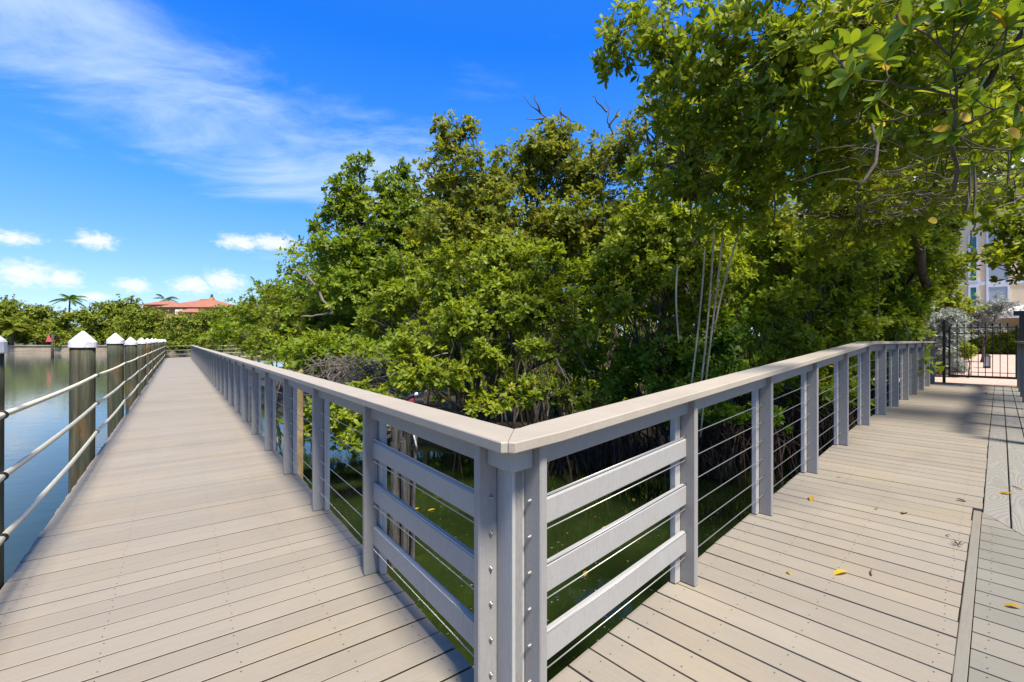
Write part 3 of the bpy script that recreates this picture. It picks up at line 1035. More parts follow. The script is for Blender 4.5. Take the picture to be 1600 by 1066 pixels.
def hbox(name, m0, m1, z0, z1, t0, t1, mat, parent=house):
    return obj(name, MB().box(t0, t1, m0, m1, z0, z1).mesh(name), mat, parent, T((0, 0, 0), RA))


def hpx(x):
    k = (x - 800) / FPX
    return HT * (RT[0] + RM[0] * k) / (-RM[0] * 1 + RM[1] * k) if False else HT * (RT[0] - RT[1] * k) / (RT[1] + RT[0] * k)


def hz(y, m=0.5):
    return EYE + (533 - y) / FPX * (RT[1] * HT + RM[1] * m)


hbox('wall', -9, 7.5, 0.6, 8.8, HT, HT + 7, M['cream'])
roofb = MB()
roofb.add([Rp(HT - 0.7, -9.7, 8.8), Rp(HT - 0.7, 8.2, 8.8), Rp(HT + 7.7, 8.2, 8.8), Rp(HT + 7.7, -9.7, 8.8), Rp(HT + 3.5, -5.2, 11.2), Rp(HT + 3.5, 3.8, 11.2)],
          [(0, 1, 5, 4), (1, 2, 5), (2, 3, 4, 5), (3, 0, 4), (0, 3, 2, 1)])
obj('roof', fixn(roofb.mesh('roof')), M['shingle'], house)


def window(x0, x1, y0, y1, mat, bars=()):
    m1, m0 = hpx(x0), hpx(x1)
    z0, z1 = hz(y1), hz(y0)
    fb = MB()
    f = 0.075
    fb.box(HT - 0.07, HT - 0.002, m0, m1, z0, z0 + f)
    fb.box(HT - 0.07, HT - 0.002, m0, m1, z1 - f, z1)
    fb.box(HT - 0.07, HT - 0.002, m0, m0 + f, z0 + f, z1 - f)
    fb.box(HT - 0.07, HT - 0.002, m1 - f, m1, z0 + f, z1 - f)
    for yb in bars:
        zb = hz(yb)
        fb.box(HT - 0.068, HT - 0.002, m0 + f, m1 - f, zb - 0.05, zb + 0.05)
    wd = obj('window', fb.mesh('window_frame'), M['trim'], house, T((0, 0, 0), RA))
    obj('pane', MB().box(HT - 0.035, HT - 0.004, m0 + f - .004, m1 - f + .004, z0 + f - .004, z1 - f + .004).mesh('pane'), mat, wd, T((0, 0, 0), RA))


window(1541, 1578, 356, 496, M['glass'], (399, 448))
window(1513, 1529, 366, 440, M['teal'], (398,))
window(1513, 1529, 446, 492, M['teal'])
window(1630, 1680, 356, 496, M['glass'], (399, 448))
hbox('band', -9.02, 7.52, hz(443) - 0.09, hz(443) + 0.09, HT - 0.05, HT - 0.001, M['trim'])
pr = MB()
pr.add([Rp(HT - 0.02, -8, hz(478)), Rp(HT - 0.02, hpx(1548), hz(478)), Rp(HT - 1.9, hpx(1548), hz(492)), Rp(HT - 1.9, -8, hz(492)),
        Rp(HT - 0.02, -8, hz(478) - .12), Rp(HT - 0.02, hpx(1548), hz(478) - .12), Rp(HT - 1.9, hpx(1548), hz(492) - .12), Rp(HT - 1.9, -8, hz(492) - .12)],
       [(0, 1, 2, 3), (4, 7, 6, 5), (0, 4, 5, 1), (1, 5, 6, 2), (2, 6, 7, 3), (3, 7, 4, 0)])
obj('porch_roof', fixn(pr.mesh('porch_roof')), M['shingle'], house)
hbox('porch_fascia', -8, hpx(1548), hz(500), hz(493.5), HT - 1.88, HT - 1.80, M['trim'])

# lantern on the drive
lan = thing('lantern', 'small dark lantern standing on the paved drive behind the gate', 'lantern', Rp(22, 0.29, gr(22)))
lq = T(Rp(22, 0.29, gr(22)), RA)
obj('base', bevel(MB().box(-0.09, 0.09, -0.09, 0.09, 0, 0.06).mesh('base'), 0.006), M['black'], lan, lq)
cg = MB()
for sx_ in (-1, 1):
    for sy_ in (-1, 1):
        cg.box(sx_ * 0.075 - 0.01, sx_ * 0.075 + 0.01, sy_ * 0.075 - 0.01, sy_ * 0.075 + 0.01, 0.06, 0.38)
obj('cage', cg.mesh('cage'), M['black'], lan, lq)
obj('glass', MB().box(-0.066, 0.066, -0.066, 0.066, 0.062, 0.375).mesh('glass'), M['glass'], lan, lq)
obj('hood', MB().loft([[(-0.11, -0.11, 0.38), (0.11, -0.11, 0.38), (0.11, 0.11, 0.38), (-0.11, 0.11, 0.38)], [(-0.03, -0.03, 0.48), (0.03, -0.03, 0.48), (0.03, 0.03, 0.48), (-0.03, 0.03, 0.48)]]).mesh('hood'), M['black'], lan, lq)

# ================================================================ vegetation machinery
UP = np.array([0, 0, 1.0])


def unit(v):
    return v / np.maximum(np.linalg.norm(v, axis=-1, keepdims=True), 1e-9)


# leaf blades: x along, y across, z above the midrib
BLADE_LO = (np.array([[0, 0, 0], [0.42, 0.5, 0.05], [0.42, -0.5, 0.05], [1.0, 0, -0.05]]), [(0, 2, 3), (0, 3, 1)])
BLADE_MID = (np.array([[0, 0, 0], [0.30, 0.40, 0.06], [0.30, -0.40, 0.06], [0.72, 0.46, 0.04], [0.72, -0.46, 0.04], [1.0, 0, -0.07]]),
             [(0, 2, 1), (1, 2, 4, 3), (3, 4, 5)])


def leaf_mesh(name, base, d, nrm, length, wid, rnd, blade):
    tv, tf = blade
    N, V = len(base), len(tv)
    side = unit(np.cross(nrm, d))
    L = length[:, None, None]
    co = base[:, None, :] + L * (tv[None, :, 0:1] * d[:, None, :] + tv[None, :, 1:2] * (wid[:, None, None]) * side[:, None, :] + tv[None, :, 2:3] * nrm[:, None, :])
    me = bpy.data.meshes.new(name)
    me.vertices.add(N * V)
    me.vertices.foreach_set('co', co.reshape(-1).astype(np.float32))
    loops = np.concatenate([np.array(f) for f in tf])
    nl = len(loops)
    idx = (np.arange(N)[:, None] * V + loops[None, :]).reshape(-1)
    me.loops.add(N * nl)
    me.loops.foreach_set('vertex_index', idx.astype(np.int32))
    sizes = np.array([len(f) for f in tf])
    starts = np.concatenate([[0], np.cumsum(sizes)[:-1]])
    nf_ = len(tf)
    me.polygons.add(N * nf_)
    me.polygons.foreach_set('loop_start', (np.arange(N)[:, None] * nl + starts[None, :]).reshape(-1).astype(np.int32))
    at_ = me.attributes.new('rnd', 'FLOAT', 'POINT')
    at_.data.foreach_set('value', np.repeat(rnd, V).astype(np.float32))
    me.update(calc_edges=True)
    return me


def rosettes(clumps, leaf_len, k, density, seed, sub=14, up=0.55, back=0.45, spread=0.26, jitter=0.35):
    """leaf tips spread over clumps; clump = (centre, radii, weight)"""
    g = np.random.default_rng(seed)
    P, A, Rn = [], [], []
    for (c, r, wt) in clumps:
        c, r = np.array(c), np.array(r)
        area = 4 * math.pi * ((r[0] * r[2] + r[0] * r[1] + r[1] * r[2]) / 3)
        n = max(8, int(area * density * wt / (k * 0.30 * leaf_len ** 2)))
        ns = max(5, int(sub * (0.7 + 0.6 * g.random())))
        su = unit(g.normal(size=(ns, 3)))
        sf = 0.38 + 0.44 * g.random((ns, 1))
        sc = c + su * r * sf
        which = g.integers(0, ns, n)
        rm = r.mean()
        p = sc[which] + unit(g.normal(size=(n, 3))) * (g.random((n, 1)) ** 0.5) * rm * spread * 1.9 * (0.7 + 0.6 * g.random((ns, 1)))[which]
        p[:, 2] = sc[which][:, 2] + (p[:, 2] - sc[which][:, 2]) * 0.75
        fill = g.random(n) < 0.30
        u = unit(g.normal(size=(n, 3)))
        p[fill] = (c + u * r * (g.random((n, 1)) ** 0.4))[fill]
        nsp = 7
        sdir = unit(g.normal(size=(nsp, 3)) + np.array([0, 0, 0.55]))
        per = max(4, int(n * 0.012))
        f_ = g.uniform(0.75, 1.38, (nsp, per, 1))
        bend_ = g.normal(size=(nsp, 1, 3)) * 0.18 * rm * (f_ - 0.75)
        sp = c + sdir[:, None, :] * r * f_ + bend_ + g.normal(size=(nsp, per, 3)) * 0.05 * rm
        p = np.concatenate([p, sp.reshape(-1, 3)])
        n = len(p)
        out = unit((p - c) / r)
        tocam = unit(np.array([0, 0, EYE]) - c)
        keep = ~(((out @ tocam) < -0.25) & (g.random(n) > back))
        keep &= p[:, 2] > WATER + 0.08
        p, out = p[keep], out[keep]
        a = unit(out * 0.75 + UP * up + g.normal(size=p.shape) * jitter)
        P.append(p); A.append(a); Rn.append(np.full(len(p), 0) + g.random(len(p)))
    return np.concatenate(P), np.concatenate(A), np.concatenate(Rn), g


def foliage(name, clumps, mat, parent, leaf_len=0.11, k=7, density=2.2, seed=1, blade=BLADE_MID, width=0.46, **kw):
    P, A, Rn, g = rosettes(clumps, leaf_len, k, density, seed, **kw)
    n = len(P)
    e1 = unit(np.cross(A, np.where(np.abs(A[:, 2:3]) < 0.9, UP, np.array([1.0, 0, 0]))))
    e2 = np.cross(A, e1)
    ph = (np.arange(k) * 2.39996)[None, :] + g.random((n, 1)) * 6.28
    th = np.radians(g.uniform(28, 82, (n, k)))
    ct, st = np.cos(th)[..., None], np.sin(th)[..., None]
    d = ct * A[:, None, :] + st * (np.cos(ph)[..., None] * e1[:, None, :] + np.sin(ph)[..., None] * e2[:, None, :])
    d = d + g.normal(size=d.shape) * 0.12
    d[..., 2] -= 0.10
    d = unit(d)
    nr = A[:, None, :] - (np.sum(A[:, None, :] * d, -1, keepdims=True)) * d + g.normal(size=d.shape) * 0.18
    nr = unit(nr - np.sum(nr * d, -1, keepdims=True) * d)
    base = np.repeat(P, k, 0) + d.reshape(-1, 3) * leaf_len * 0.08 - np.repeat(A, k, 0) * leaf_len * g.uniform(0, 0.5, (n * k, 1))
    L = leaf_len * g.uniform(0.5, 1.2, n * k)
    W = width * g.uniform(0.8, 1.15, n * k)
    rnd = np.clip(np.repeat(Rn, k) * 0.45 + g.random(n * k) * 0.55, 0, 1)
    me = leaf_mesh(name, base, d.reshape(-1, 3), nr.reshape(-1, 3), L, W, rnd, blade)
    return obj(name, me, mat, parent), (P, A)


def wiggle(p0, p1, n, amp, g, sag=0.0):
    p0, p1 = Vector(p0), Vector(p1)
    L = (p1 - p0).length
    out = []
    off = Vector((0, 0, 0))
    for i in range(n + 1):
        f = i / n
        if 0 < i < n:
            off = off * 0.6 + Vector((g.uniform(-1, 1), g.uniform(-1, 1), g.uniform(-0.7, 0.7))) * amp * L
        else:
            off = off * (0 if i == 0 else 0.0)
        out.append(p0.lerp(p1, f) + off + Vector((0, 0, -sag * L * 4 * f * (1 - f))))
    return out


def limbs(tree, base, clumps, P, seed, r0=0.10, fork=0.45, twigs=26, mat='bark', twr=0.006, lean=None):
    g = random.Random(seed)
    cen = sum((Vector(c) for c, r, wt in clumps), Vector((0, 0, 0))) / len(clumps)
    base = Vector(base)
    fk = base.lerp(cen, fork) + Vector((g.uniform(-.1, .1), g.uniform(-.1, .1), 0))
    trunk = MB()
    tp = wiggle(base, fk, 6, 0.035, g)
    trunk.tube(tp, list(np.linspace(r0, r0 * 0.72, 7)), 9)
    br = MB()
    tw = MB()
    for i, (c, r, wt) in enumerate(clumps):
        c = Vector(c)
        st = tp[g.choice((3, 4, 5, 6))]
        pts = wiggle(st, c, 7, 0.05, g, -0.05)
        br.tube(pts, list(np.linspace(r0 * 0.42, r0 * 0.10, 8)), 7)
        sub = P[np.linalg.norm((P - np.array(c)) / np.array(r), axis=1) < 1.2]
        if len(sub):
            rel = min(1.0, (sum(r) / 3) / (sum(sum(q[1]) / 3 for q in clumps) / len(clumps)))
            for j in range(int(twigs * wt * rel ** 2)):
                q = Vector(sub[g.randrange(len(sub))])
                s_ = pts[g.choice((4, 5, 6, 7))]
                tw.tube(wiggle(s_, q, 4, 0.07, g, -0.04), list(np.linspace(twr * 2.0, twr * 0.6, 5)), 4, False)
    trunk_o = obj('trunk', trunk.mesh('trunk', True), M[mat], tree)
    obj('limbs', br.mesh('limbs', True), M[mat], tree)
    tag(obj('twigs', tw.mesh('twigs', True), M[mat], tree), kind='stuff')
    return trunk_o


def C(px, py, Z, rx, ry, rd=None, wt=1.0):
    k = Z / FPX
    return (tuple(at(px, py, Z)), (rx * k, (rd if rd else (rx + ry) / 2 * k), ry * k), wt)


def tree(name, label, cat, base, clumps, mat, group=None, leaf_len=0.11, density=2.2, seed=1, r0=0.1, twigs=26, k=7, blade=BLADE_MID, fork=0.45, bark='bark', twr=0.006, width=0.46, **kw):
    base = Vector(base)
    o = thing(name, label, cat, base, group)
    cr, (P, A) = foliage('crown', clumps, M[mat], o, leaf_len, k, density, seed, blade, width, **kw)
    limbs(o, base, clumps, P, seed, r0, fork, twigs, bark, twr)
    return o, P


def bank(px, Z):
    return ((px - 800) / FPX * Z, Z, -0.8)


def prop_roots(parent, spots, n, seed, hgt=(0.5, 1.3), spread=0.9, rad=(0.010, 0.022), mat='root'):
    g = random.Random(seed)
    b = MB()
    for i in range(n):
        cx, cy = g.choice(spots)
        cx += g.uniform(-0.45, 0.45); cy += g.uniform(-0.3, 0.3)
        a = g.uniform(0, 2 * math.pi)
        h = g.uniform(*hgt)
        rr = g.uniform(0.15, 1.0) * spread
        r_ = g.uniform(*rad)
        pts = []
        for f in (0, 0.2, 0.45, 0.7, 1.0):
            rad_ = rr * (f ** 0.75)
            pts.append((cx + math.cos(a) * rad_ + g.uniform(-.02, .02), cy + math.sin(a) * rad_ + g.uniform(-.02, .02), WATER - 0.25 + (h + 0.25) * (1 - f ** 1.9)))
        b.tube(pts, [r_ * 0.9, r_, r_, r_ * 0.9, r_ * 0.7], 5, False)
    tag(obj('prop_roots', b.mesh('prop_roots', True), M[mat], parent), kind='stuff')


#VEG
# ---- tall tree on the left of the thicket
t1, _ = tree('mangrove_tree', 'tall leafy mangrove at the left end of the thicket, standing against the sky', 'tree', bank(590, 15), [
    C(585, 350, 15, 68, 62), C(540, 318, 14.8, 40, 38), C(560, 258, 14.6, 20, 16, wt=0.8), C(545, 288, 14.6, 30, 20, wt=0.7), C(625, 300, 15, 38, 34), C(530, 400, 14.5, 48, 44), C(600, 425, 14.4, 66, 48),
    C(500, 352, 14.6, 18, 14, wt=0.5), C(640, 345, 15.3, 40, 52), C(545, 455, 14, 56, 40), C(628, 268, 15, 18, 12, wt=0.5)], 'leaf', seed=21, leaf_len=0.15, density=2.3, r0=0.16, twigs=22, twr=0.009)
# ---- high tree in the middle
t2, _ = tree('mangrove_tree', 'broad high mangrove behind the middle of the thicket with bare branch tips on top', 'tree', bank(830, 11.5), [
    C(708, 225, 11.4, 36, 36, wt=0.8), C(690, 200, 11.3, 16, 14, wt=0.6), C(735, 205, 11.3, 16, 16, wt=0.6), C(690, 290, 11.5, 44, 46), C(752, 292, 11.4, 58, 52), C(820, 262, 11.6, 56, 46), C(872, 215, 11.5, 34, 30), C(850, 240, 11.4, 46, 36),
    C(910, 272, 11.7, 66, 48), C(800, 345, 11.2, 78, 56), C(895, 350, 11.3, 78, 56), C(705, 372, 11.1, 62, 56), C(968, 250, 11.6, 50, 44, wt=0.75), C(985, 330, 11.2, 62, 58), C(780, 400, 10.6, 70, 46)],
    'leaf_olive', seed=22, leaf_len=0.13, density=2.1, r0=0.16, twigs=30, twr=0.008)
# bare branch tips that stand above it
g0 = random.Random(5)
for (px, py, qx, qy) in ((872, 215, 818, 150), (845, 178, 835, 148), (850, 185, 822, 186), (878, 200, 876, 168), (876, 175, 900, 190), (958, 235, 945, 158), (948, 175, 925, 150), (952, 200, 968, 170), (708, 225, 722, 178)):
    bt = MB().tube(wiggle(at(px, py, 11.4), at(qx, qy, 11.3), 5, 0.07, g0), list(np.linspace(0.03, 0.006, 6)), 5, False)
    obj('bare_branch', bt.mesh('bare_branch', True), M['bark'], t2)
# ---- open branched tree between the high tree and the canopy
t3, _ = tree('mangrove_tree', 'open dark-limbed tree with sky gaps between the high mangrove and the overhanging canopy', 'tree', bank(1060, 11), [
    C(1040, 165, 10.6, 46, 30, wt=0.7), C(1010, 205, 10.5, 46, 30, wt=0.6), C(1075, 200, 10.4, 50, 42, wt=0.7), C(1030, 250, 10.4, 40, 34, wt=0.55), C(1080, 265, 10.2, 60, 40, wt=0.7), C(1120, 180, 10, 60, 60, wt=0.8), C(1110, 110, 10, 50, 40, wt=0.7)],
    'leaf_olive', seed=23, leaf_len=0.12, density=1.7, r0=0.15, twigs=36, twr=0.010, fork=0.6)
# ---- low bright mangrove in front
t4, _ = tree('mangrove_tree', 'bright spreading mangrove with sunlit clumps leaning over the dark pool', 'tree', bank(770, 8.3), [
    C(625, 470, 9.0, 52, 38), C(690, 440, 8.6, 58, 42), C(762, 412, 8.3, 66, 44), C(838, 418, 8.1, 56, 44), C(868, 470, 7.7, 44, 34), C(815, 490, 7.5, 60, 34), C(735, 500, 7.7, 66, 40), C(655, 530, 8.0, 58, 36),
    C(690, 585, 7.2, 46, 26), C(640, 585, 7.6, 42, 32), C(765, 555, 7.5, 46, 26, wt=0.8), C(900, 520, 7.6, 34, 26, wt=0.8), C(850, 545, 7.4, 40, 22, wt=0.7), C(820, 612, 7.3, 46, 22, wt=.7), C(905, 628, 7.3, 40, 20, wt=.7), C(760, 632, 7.1, 40, 20, wt=.7), C(520, 640, 7.6, 30, 30), C(480, 662, 7.4, 28, 30), C(560, 690, 6.5, 28, 26, wt=.8), C(535, 660, 7.2, 34, 40), C(596, 640, 7.2, 40, 28), C(562, 618, 7.9, 34, 22), C(590, 505, 9.4, 44, 32), C(790, 455, 7.8, 50, 30)],
    'leaf_bright', seed=24, leaf_len=0.105, density=2.1, r0=0.09, twigs=34, up=0.75)
prop_roots(t4, [at(p, 640, 8.0).xy[:] for p in (760, 800, 840, 880)], 50, 41, (0.3, 0.9), 0.7, (0.008, 0.02))
# crooked pale dead limbs below its leaves
for (a_, b_, r_) in (((735, 600, 7.4), (770, 530, 7.5), .020), ((770, 530, 7.5), (842, 560, 7.3), .016), ((850, 640, 7.2), (840, 560, 7.3), .012), ((868, 560, 7.1), (890, 600, 7.0), .016), ((842, 560, 7.3), (800, 610, 7.2), .010), ((700, 552, 7.4), (668, 560, 7.3), .012),
                     ((856, 650, 7.0), (858, 610, 7.1), .008), ((880, 575, 7.1), (905, 640, 7.1), .010), ((800, 600, 7.4), (760, 640, 7.3), .012), ((930, 590, 7.4), (900, 540, 7.5), .012)):
    dl = MB().tube(wiggle(at(*a_), at(*b_), 6, 0.08, g0), list(np.linspace(r_, r_ * 0.4, 7)), 6, False)
    obj('dead_limb', dl.mesh('dead_limb', True), M['deadwood'], t4)
# ---- mid mangroves on the right of the pool
t5, _ = tree('mangrove_tree', 'yellow-green mangrove with long pale aerial roots hanging in front', 'tree', bank(1060, 8.6), [
    C(1010, 345, 7.9, 56, 40), C(985, 395, 7.8, 54, 38), C(1070, 360, 7.6, 62, 40), C(1040, 420, 7.7, 66, 40), C(945, 420, 8.1, 44, 40), C(1120, 420, 7.6, 60, 44), C(960, 470, 7.9, 50, 40), C(1060, 490, 8.2, 70, 40)],
    'leaf_bright', seed=25, leaf_len=0.11, density=2.0, r0=0.09, twigs=26, up=0.7)
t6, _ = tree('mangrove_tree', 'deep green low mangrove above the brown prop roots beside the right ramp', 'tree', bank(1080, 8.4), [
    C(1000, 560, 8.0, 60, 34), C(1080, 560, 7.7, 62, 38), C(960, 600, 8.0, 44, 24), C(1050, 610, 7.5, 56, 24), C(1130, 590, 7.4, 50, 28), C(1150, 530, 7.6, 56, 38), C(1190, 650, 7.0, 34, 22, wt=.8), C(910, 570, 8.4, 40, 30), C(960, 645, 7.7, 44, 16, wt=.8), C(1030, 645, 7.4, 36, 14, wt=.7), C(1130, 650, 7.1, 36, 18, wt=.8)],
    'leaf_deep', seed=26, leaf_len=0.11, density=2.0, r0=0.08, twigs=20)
prop_roots(t6, [at(p, 640, z).xy[:] for p, z in ((930, 8.2), (980, 8.1), (1030, 8.0), (1080, 7.9), (1130, 7.8), (1180, 7.7), (1230, 7.9), (1270, 8.3))], 230, 42, (0.45, 1.25), 0.75, (0.008, 0.018))
ar = [((1117, 345, 6.5), (1083, 590, 6.4)), ((1097, 390, 6.6), (1072, 600, 6.5)), ((1124, 370, 6.5), (1100, 600, 6.4)), ((1158, 350, 6.5), (1119, 520, 6.45)), ((1063, 415, 6.7), (1059, 536, 6.6))]
for i, (a_, b_) in enumerate(ar):
    p0, p1 = at(*a_), at(*b_)
    if i < 3:
        p1 = p1 + Vector((0, 0, -0.75))
    pts = [p0.lerp(p1, f) + Vector((0.05 * math.sin(f * 2.6 + i), 0, 0)) for f in np.linspace(0, 1, 9)]
    obj('aerial_root', MB().tube(pts, list(np.linspace(0.014, 0.012, 9)), 7).mesh('aerial_root', True), M['airroot'], t5)
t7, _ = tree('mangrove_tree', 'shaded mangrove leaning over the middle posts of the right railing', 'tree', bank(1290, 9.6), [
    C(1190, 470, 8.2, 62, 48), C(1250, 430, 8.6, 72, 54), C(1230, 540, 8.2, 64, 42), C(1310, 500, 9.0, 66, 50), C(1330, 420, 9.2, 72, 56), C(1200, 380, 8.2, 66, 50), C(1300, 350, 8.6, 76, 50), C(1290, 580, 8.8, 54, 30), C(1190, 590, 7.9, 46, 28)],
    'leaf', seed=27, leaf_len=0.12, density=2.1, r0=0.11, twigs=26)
prop_roots(t7, [at(p, 640, z).xy[:] for p, z in ((1230, 8.2), (1270, 8.6), (1310, 9.1), (1340, 9.6))], 90, 43, (0.5, 1.4), 0.7, (0.010, 0.022))
t8, _ = tree('mangrove_tree', 'dark leafy tree with leaning trunk beside the gate end of the right railing', 'tree', tuple(at(1395, 590, 11.5)), [
    C(1385, 520, 11.0, 52, 40), C(1400, 450, 11, 62, 52), C(1418, 490, 11.6, 26, 40), C(1440, 410, 11.2, 54, 44), C(1390, 380, 10.6, 70, 50), C(1462, 430, 11.8, 30, 34), C(1472, 360, 11.4, 34, 28), C(1340, 560, 10.6, 46, 30), C(1432, 468, 9.9, 26, 30), C(1444, 400, 9.6, 34, 34), C(1420, 525, 10.2, 26, 24), C(1400, 505, 9.6, 30, 22)],
    'leaf', seed=28, leaf_len=0.13, density=2.1, r0=0.12, twigs=24, twr=.008)
# leaf clump of a garden tree right of the gap
t9, _ = tree('garden_tree', 'lime-green broadleaf branch hanging in front of the cream house', 'tree', tuple(Rp(17.6, -1.6, 0.3)), [
    C(1584, 385, 10.4, 34, 20, rd=.5), C(1556, 400, 10.2, 26, 13, rd=.4), C(1625, 420, 10, 40, 34, rd=.6), C(1600, 345, 10.2, 56, 20, rd=.6), C(1660, 370, 10, 60, 60, rd=.9)],
    'leaf_bright', seed=29, leaf_len=0.15, density=1.8, r0=0.09, twigs=20, up=0.2, fork=0.7)
# ---- bushes along the far half of the left railing
bush_specs = [
    ('rounded olive-green bush just beyond the brush heap on the left bank', [C(480, 470, 17, 56, 30), C(440, 490, 18, 46, 34), C(505, 505, 15.5, 52, 34), C(455, 525, 16.5, 56, 28)], 'leaf_olive', 0.16),
    ('bright yellow-green shrub hugging the left railing halfway along', [C(430, 540, 15, 48, 20), C(480, 545, 13, 46, 18), C(520, 540, 12.2, 40, 26), C(400, 528, 18.5, 40, 20)], 'leaf_bright', 0.13),
    ('darker bush with grey twigs where the left railing runs out of sight', [C(392, 490, 26, 38, 26), C(425, 462, 22, 32, 22), C(372, 515, 28, 36, 20)], 'leaf', 0.20),
    ('small far bush at the very end of the left railing', [C(345, 518, 36, 26, 22), C(325, 535, 40, 18, 12), C(360, 498, 34, 28, 20)], 'leaf_bright', 0.26),
]
for i, (lab, cl, mt, ll) in enumerate(bush_specs):
    c0 = cl[0][0]
    tree('mangrove_bush', lab, 'bush', (c0[0], c0[1], -0.7), cl, mt, 'bushes along the left bank', seed=50 + i, leaf_len=ll, density=2.0, r0=0.07, twigs=16, twr=ll * 0.05)
# ---- mass of thicket behind that closes the view
th = []
g1 = random.Random(3)
for i in range(40):
    px = 480 + i * 23 + g1.uniform(-8, 8)
    Z = (16.5 - abs(px - 900) / 400) if px < 1250 else 13.5
    th.append(C(px, g1.uniform(430, 520), Z + g1.uniform(0, 2.5), 62, 58, wt=1.0))
    if px > 640:
        th.append(C(px, g1.uniform(360, 420), Z + g1.uniform(0.5, 2.5), 60, 54, wt=1.0))
    th.append(C(px, g1.uniform(545, 570), Z - g1.uniform(2.0, 4.0), 60, 34, wt=1.0))
    if 700 < px < 1300:
        th.append(C(px, g1.uniform(590, 615), Z - g1.uniform(4.2, 5.2), 56, 30, wt=1.0))
for i in range(34):
    px = g1.uniform(1120, 1610)
    lo_ = 40 if px > 1180 else 150
    th.append(C(px, g1.uniform(lo_, 330 if px < 1430 else 250), g1.uniform(9.5, 12), 66, 50, wt=0.9))
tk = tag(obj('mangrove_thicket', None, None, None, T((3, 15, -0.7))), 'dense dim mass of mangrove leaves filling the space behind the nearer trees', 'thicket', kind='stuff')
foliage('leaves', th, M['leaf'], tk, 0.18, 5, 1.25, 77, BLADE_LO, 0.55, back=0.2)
tks = MB()
for i in range(160):
    px = g1.uniform(640, 1390)
    Z = g1.uniform(9.2, 12.5)
    p0 = at(px, 640, Z); p0.z = -0.8
    p1 = at(px + g1.uniform(-70, 70), g1.uniform(380, 520), Z + g1.uniform(-.6, .6))
    tks.tube(wiggle(p0, p1, 7, 0.05, g1), list(np.linspace(0.03, 0.010, 8)), 5, False)
obj('stems', tks.mesh('stems', True), M['bark'], tk)

# ---- canopy that overhangs the right boardwalk, nearest of all
cl_over = [
    C(1010, 270, 6.8, 40, 34), C(1120, 335, 6.6, 64, 40), C(1220, 330, 6.2, 70, 40), C(1300, 380, 6.8, 76, 44), C(1400, 350, 6.6, 70, 36), C(1070, 180, 5.9, 56, 46), C(1200, 240, 5.6, 60, 44), C(1310, 260, 5.0, 64, 40), C(1210, 100, 4.9, 60, 44), C(1400, 120, 4.0, 66, 40),
    C(985, 45, 6.0, 44, 40, wt=.7), C(958, 85, 6.0, 24, 36, wt=.6), C(1040, 40, 5.6, 62, 46), C(1030, 105, 5.7, 50, 44), C(1095, 95, 5.4, 66, 54), C(1150, 40, 5.0, 76, 56), C(1170, 140, 5.2, 74, 60), C(1110, 190, 5.6, 56, 50),
    C(1095, 265, 6.2, 60, 44), C(1045, 300, 6.6, 46, 34), C(1160, 230, 5.6, 66, 48), C(1170, 300, 6.0, 70, 44), C(1250, 90, 4.6, 86, 64), C(1250, 190, 4.8, 80, 54), C(1260, 270, 5.2, 84, 50), C(1340, 130, 4.2, 84, 60),
    C(1350, 220, 4.6, 82, 46), C(1350, 300, 5.4, 84, 44), C(1440, 190, 4.0, 80, 50, wt=.8), C(1440, 280, 4.8, 80, 40, wt=.7), C(1530, 200, 4.0, 80, 60, wt=.8), C(1540, 290, 4.8, 70, 40, wt=.7), C(1420, 30, 3.8, 90, 60), C(1530, 60, 3.8, 80, 60), C(1330, 20, 4.4, 80, 50), C(1240, 10, 4.8, 80, 40),
    C(1580, 305, 5.2, 46, 24, wt=.6), C(1440, 322, 6.2, 62, 26, wt=.7), C(1520, 318, 7.0, 50, 18, wt=.6),
    # the crown goes on above and to the right of the view
    ((6.6, 5.6, 5.6), (1.4, 1.3, .7), .8), ((8.0, 7.0, 5.6), (1.5, 1.4, .7), .8),
    ((7.6, 4.4, 5.0), (1.4, 1.3, .7), .8), ((9.6, 8.4, 5.2), (1.6, 1.4, .8), .8), ((10.2, 6.4, 4.8), (1.5, 1.4, .8), .8), ((6.2, 7.0, 6.2), (1.5, 1.4, .6), .8),
]
over = thing('mangrove_tree', 'big near mangrove whose leafy canopy overhangs the right boardwalk', 'tree', (at(1408, 640, 10.9).x, 10.9, -0.8))
fo, (OP, OA) = foliage('crown', cl_over, M['leaf_bright'], over, 0.118, 7, 0.95, 31, BLADE_MID, 0.44, up=0.25, back=0.7)
g2 = random.Random(8)
tr = MB()
base = at(1408, 640, 10.9); base.z = -0.8
fk = at(1440, 330, 8.2)
mid_ = at(1448, 470, 10.4)
tpts = wiggle(base, mid_, 6, 0.02, g2) + wiggle(mid_, fk, 5, 0.03, g2)[1:]
tr.tube(tpts, list(np.linspace(0.10, 0.075, len(tpts))), 10)
obj('trunk', tr.mesh('trunk', True), M['bark'], over)
lb = MB()
main = [(fk, at(1180, 200, 5.8), .055), (fk, at(1330, 180, 5.0), .06), (fk, at(1480, 210, 4.4), .055), (at(1180, 200, 5.8), at(1050, 80, 5.8), .035), (at(1330, 180, 5.0), at(1330, 30, 4.4), .04), (at(1480, 210, 4.4), Vector((4.4, 3.6, 4.4)), .03),
        (at(1180, 200, 5.8), at(1080, 260, 6.2), .03), (at(1330, 180, 5.0), at(1230, 60, 4.8), .03), (fk, at(1330, 330, 5.6), .035), (fk, Vector((6.2, 6.0, 5.6)), .06), (Vector((6.2, 6.0, 5.6)), Vector((9.6, 8.0, 5.2)), .04), (Vector((6.2, 6.0, 5.6)), Vector((7.8, 4.6, 5.0)), .04),
        (at(1480, 210, 4.4), Vector((3.9, 4.6, 5.0)), .03), (at(1050, 80, 5.8), at(960, 60, 6.0), .018)]
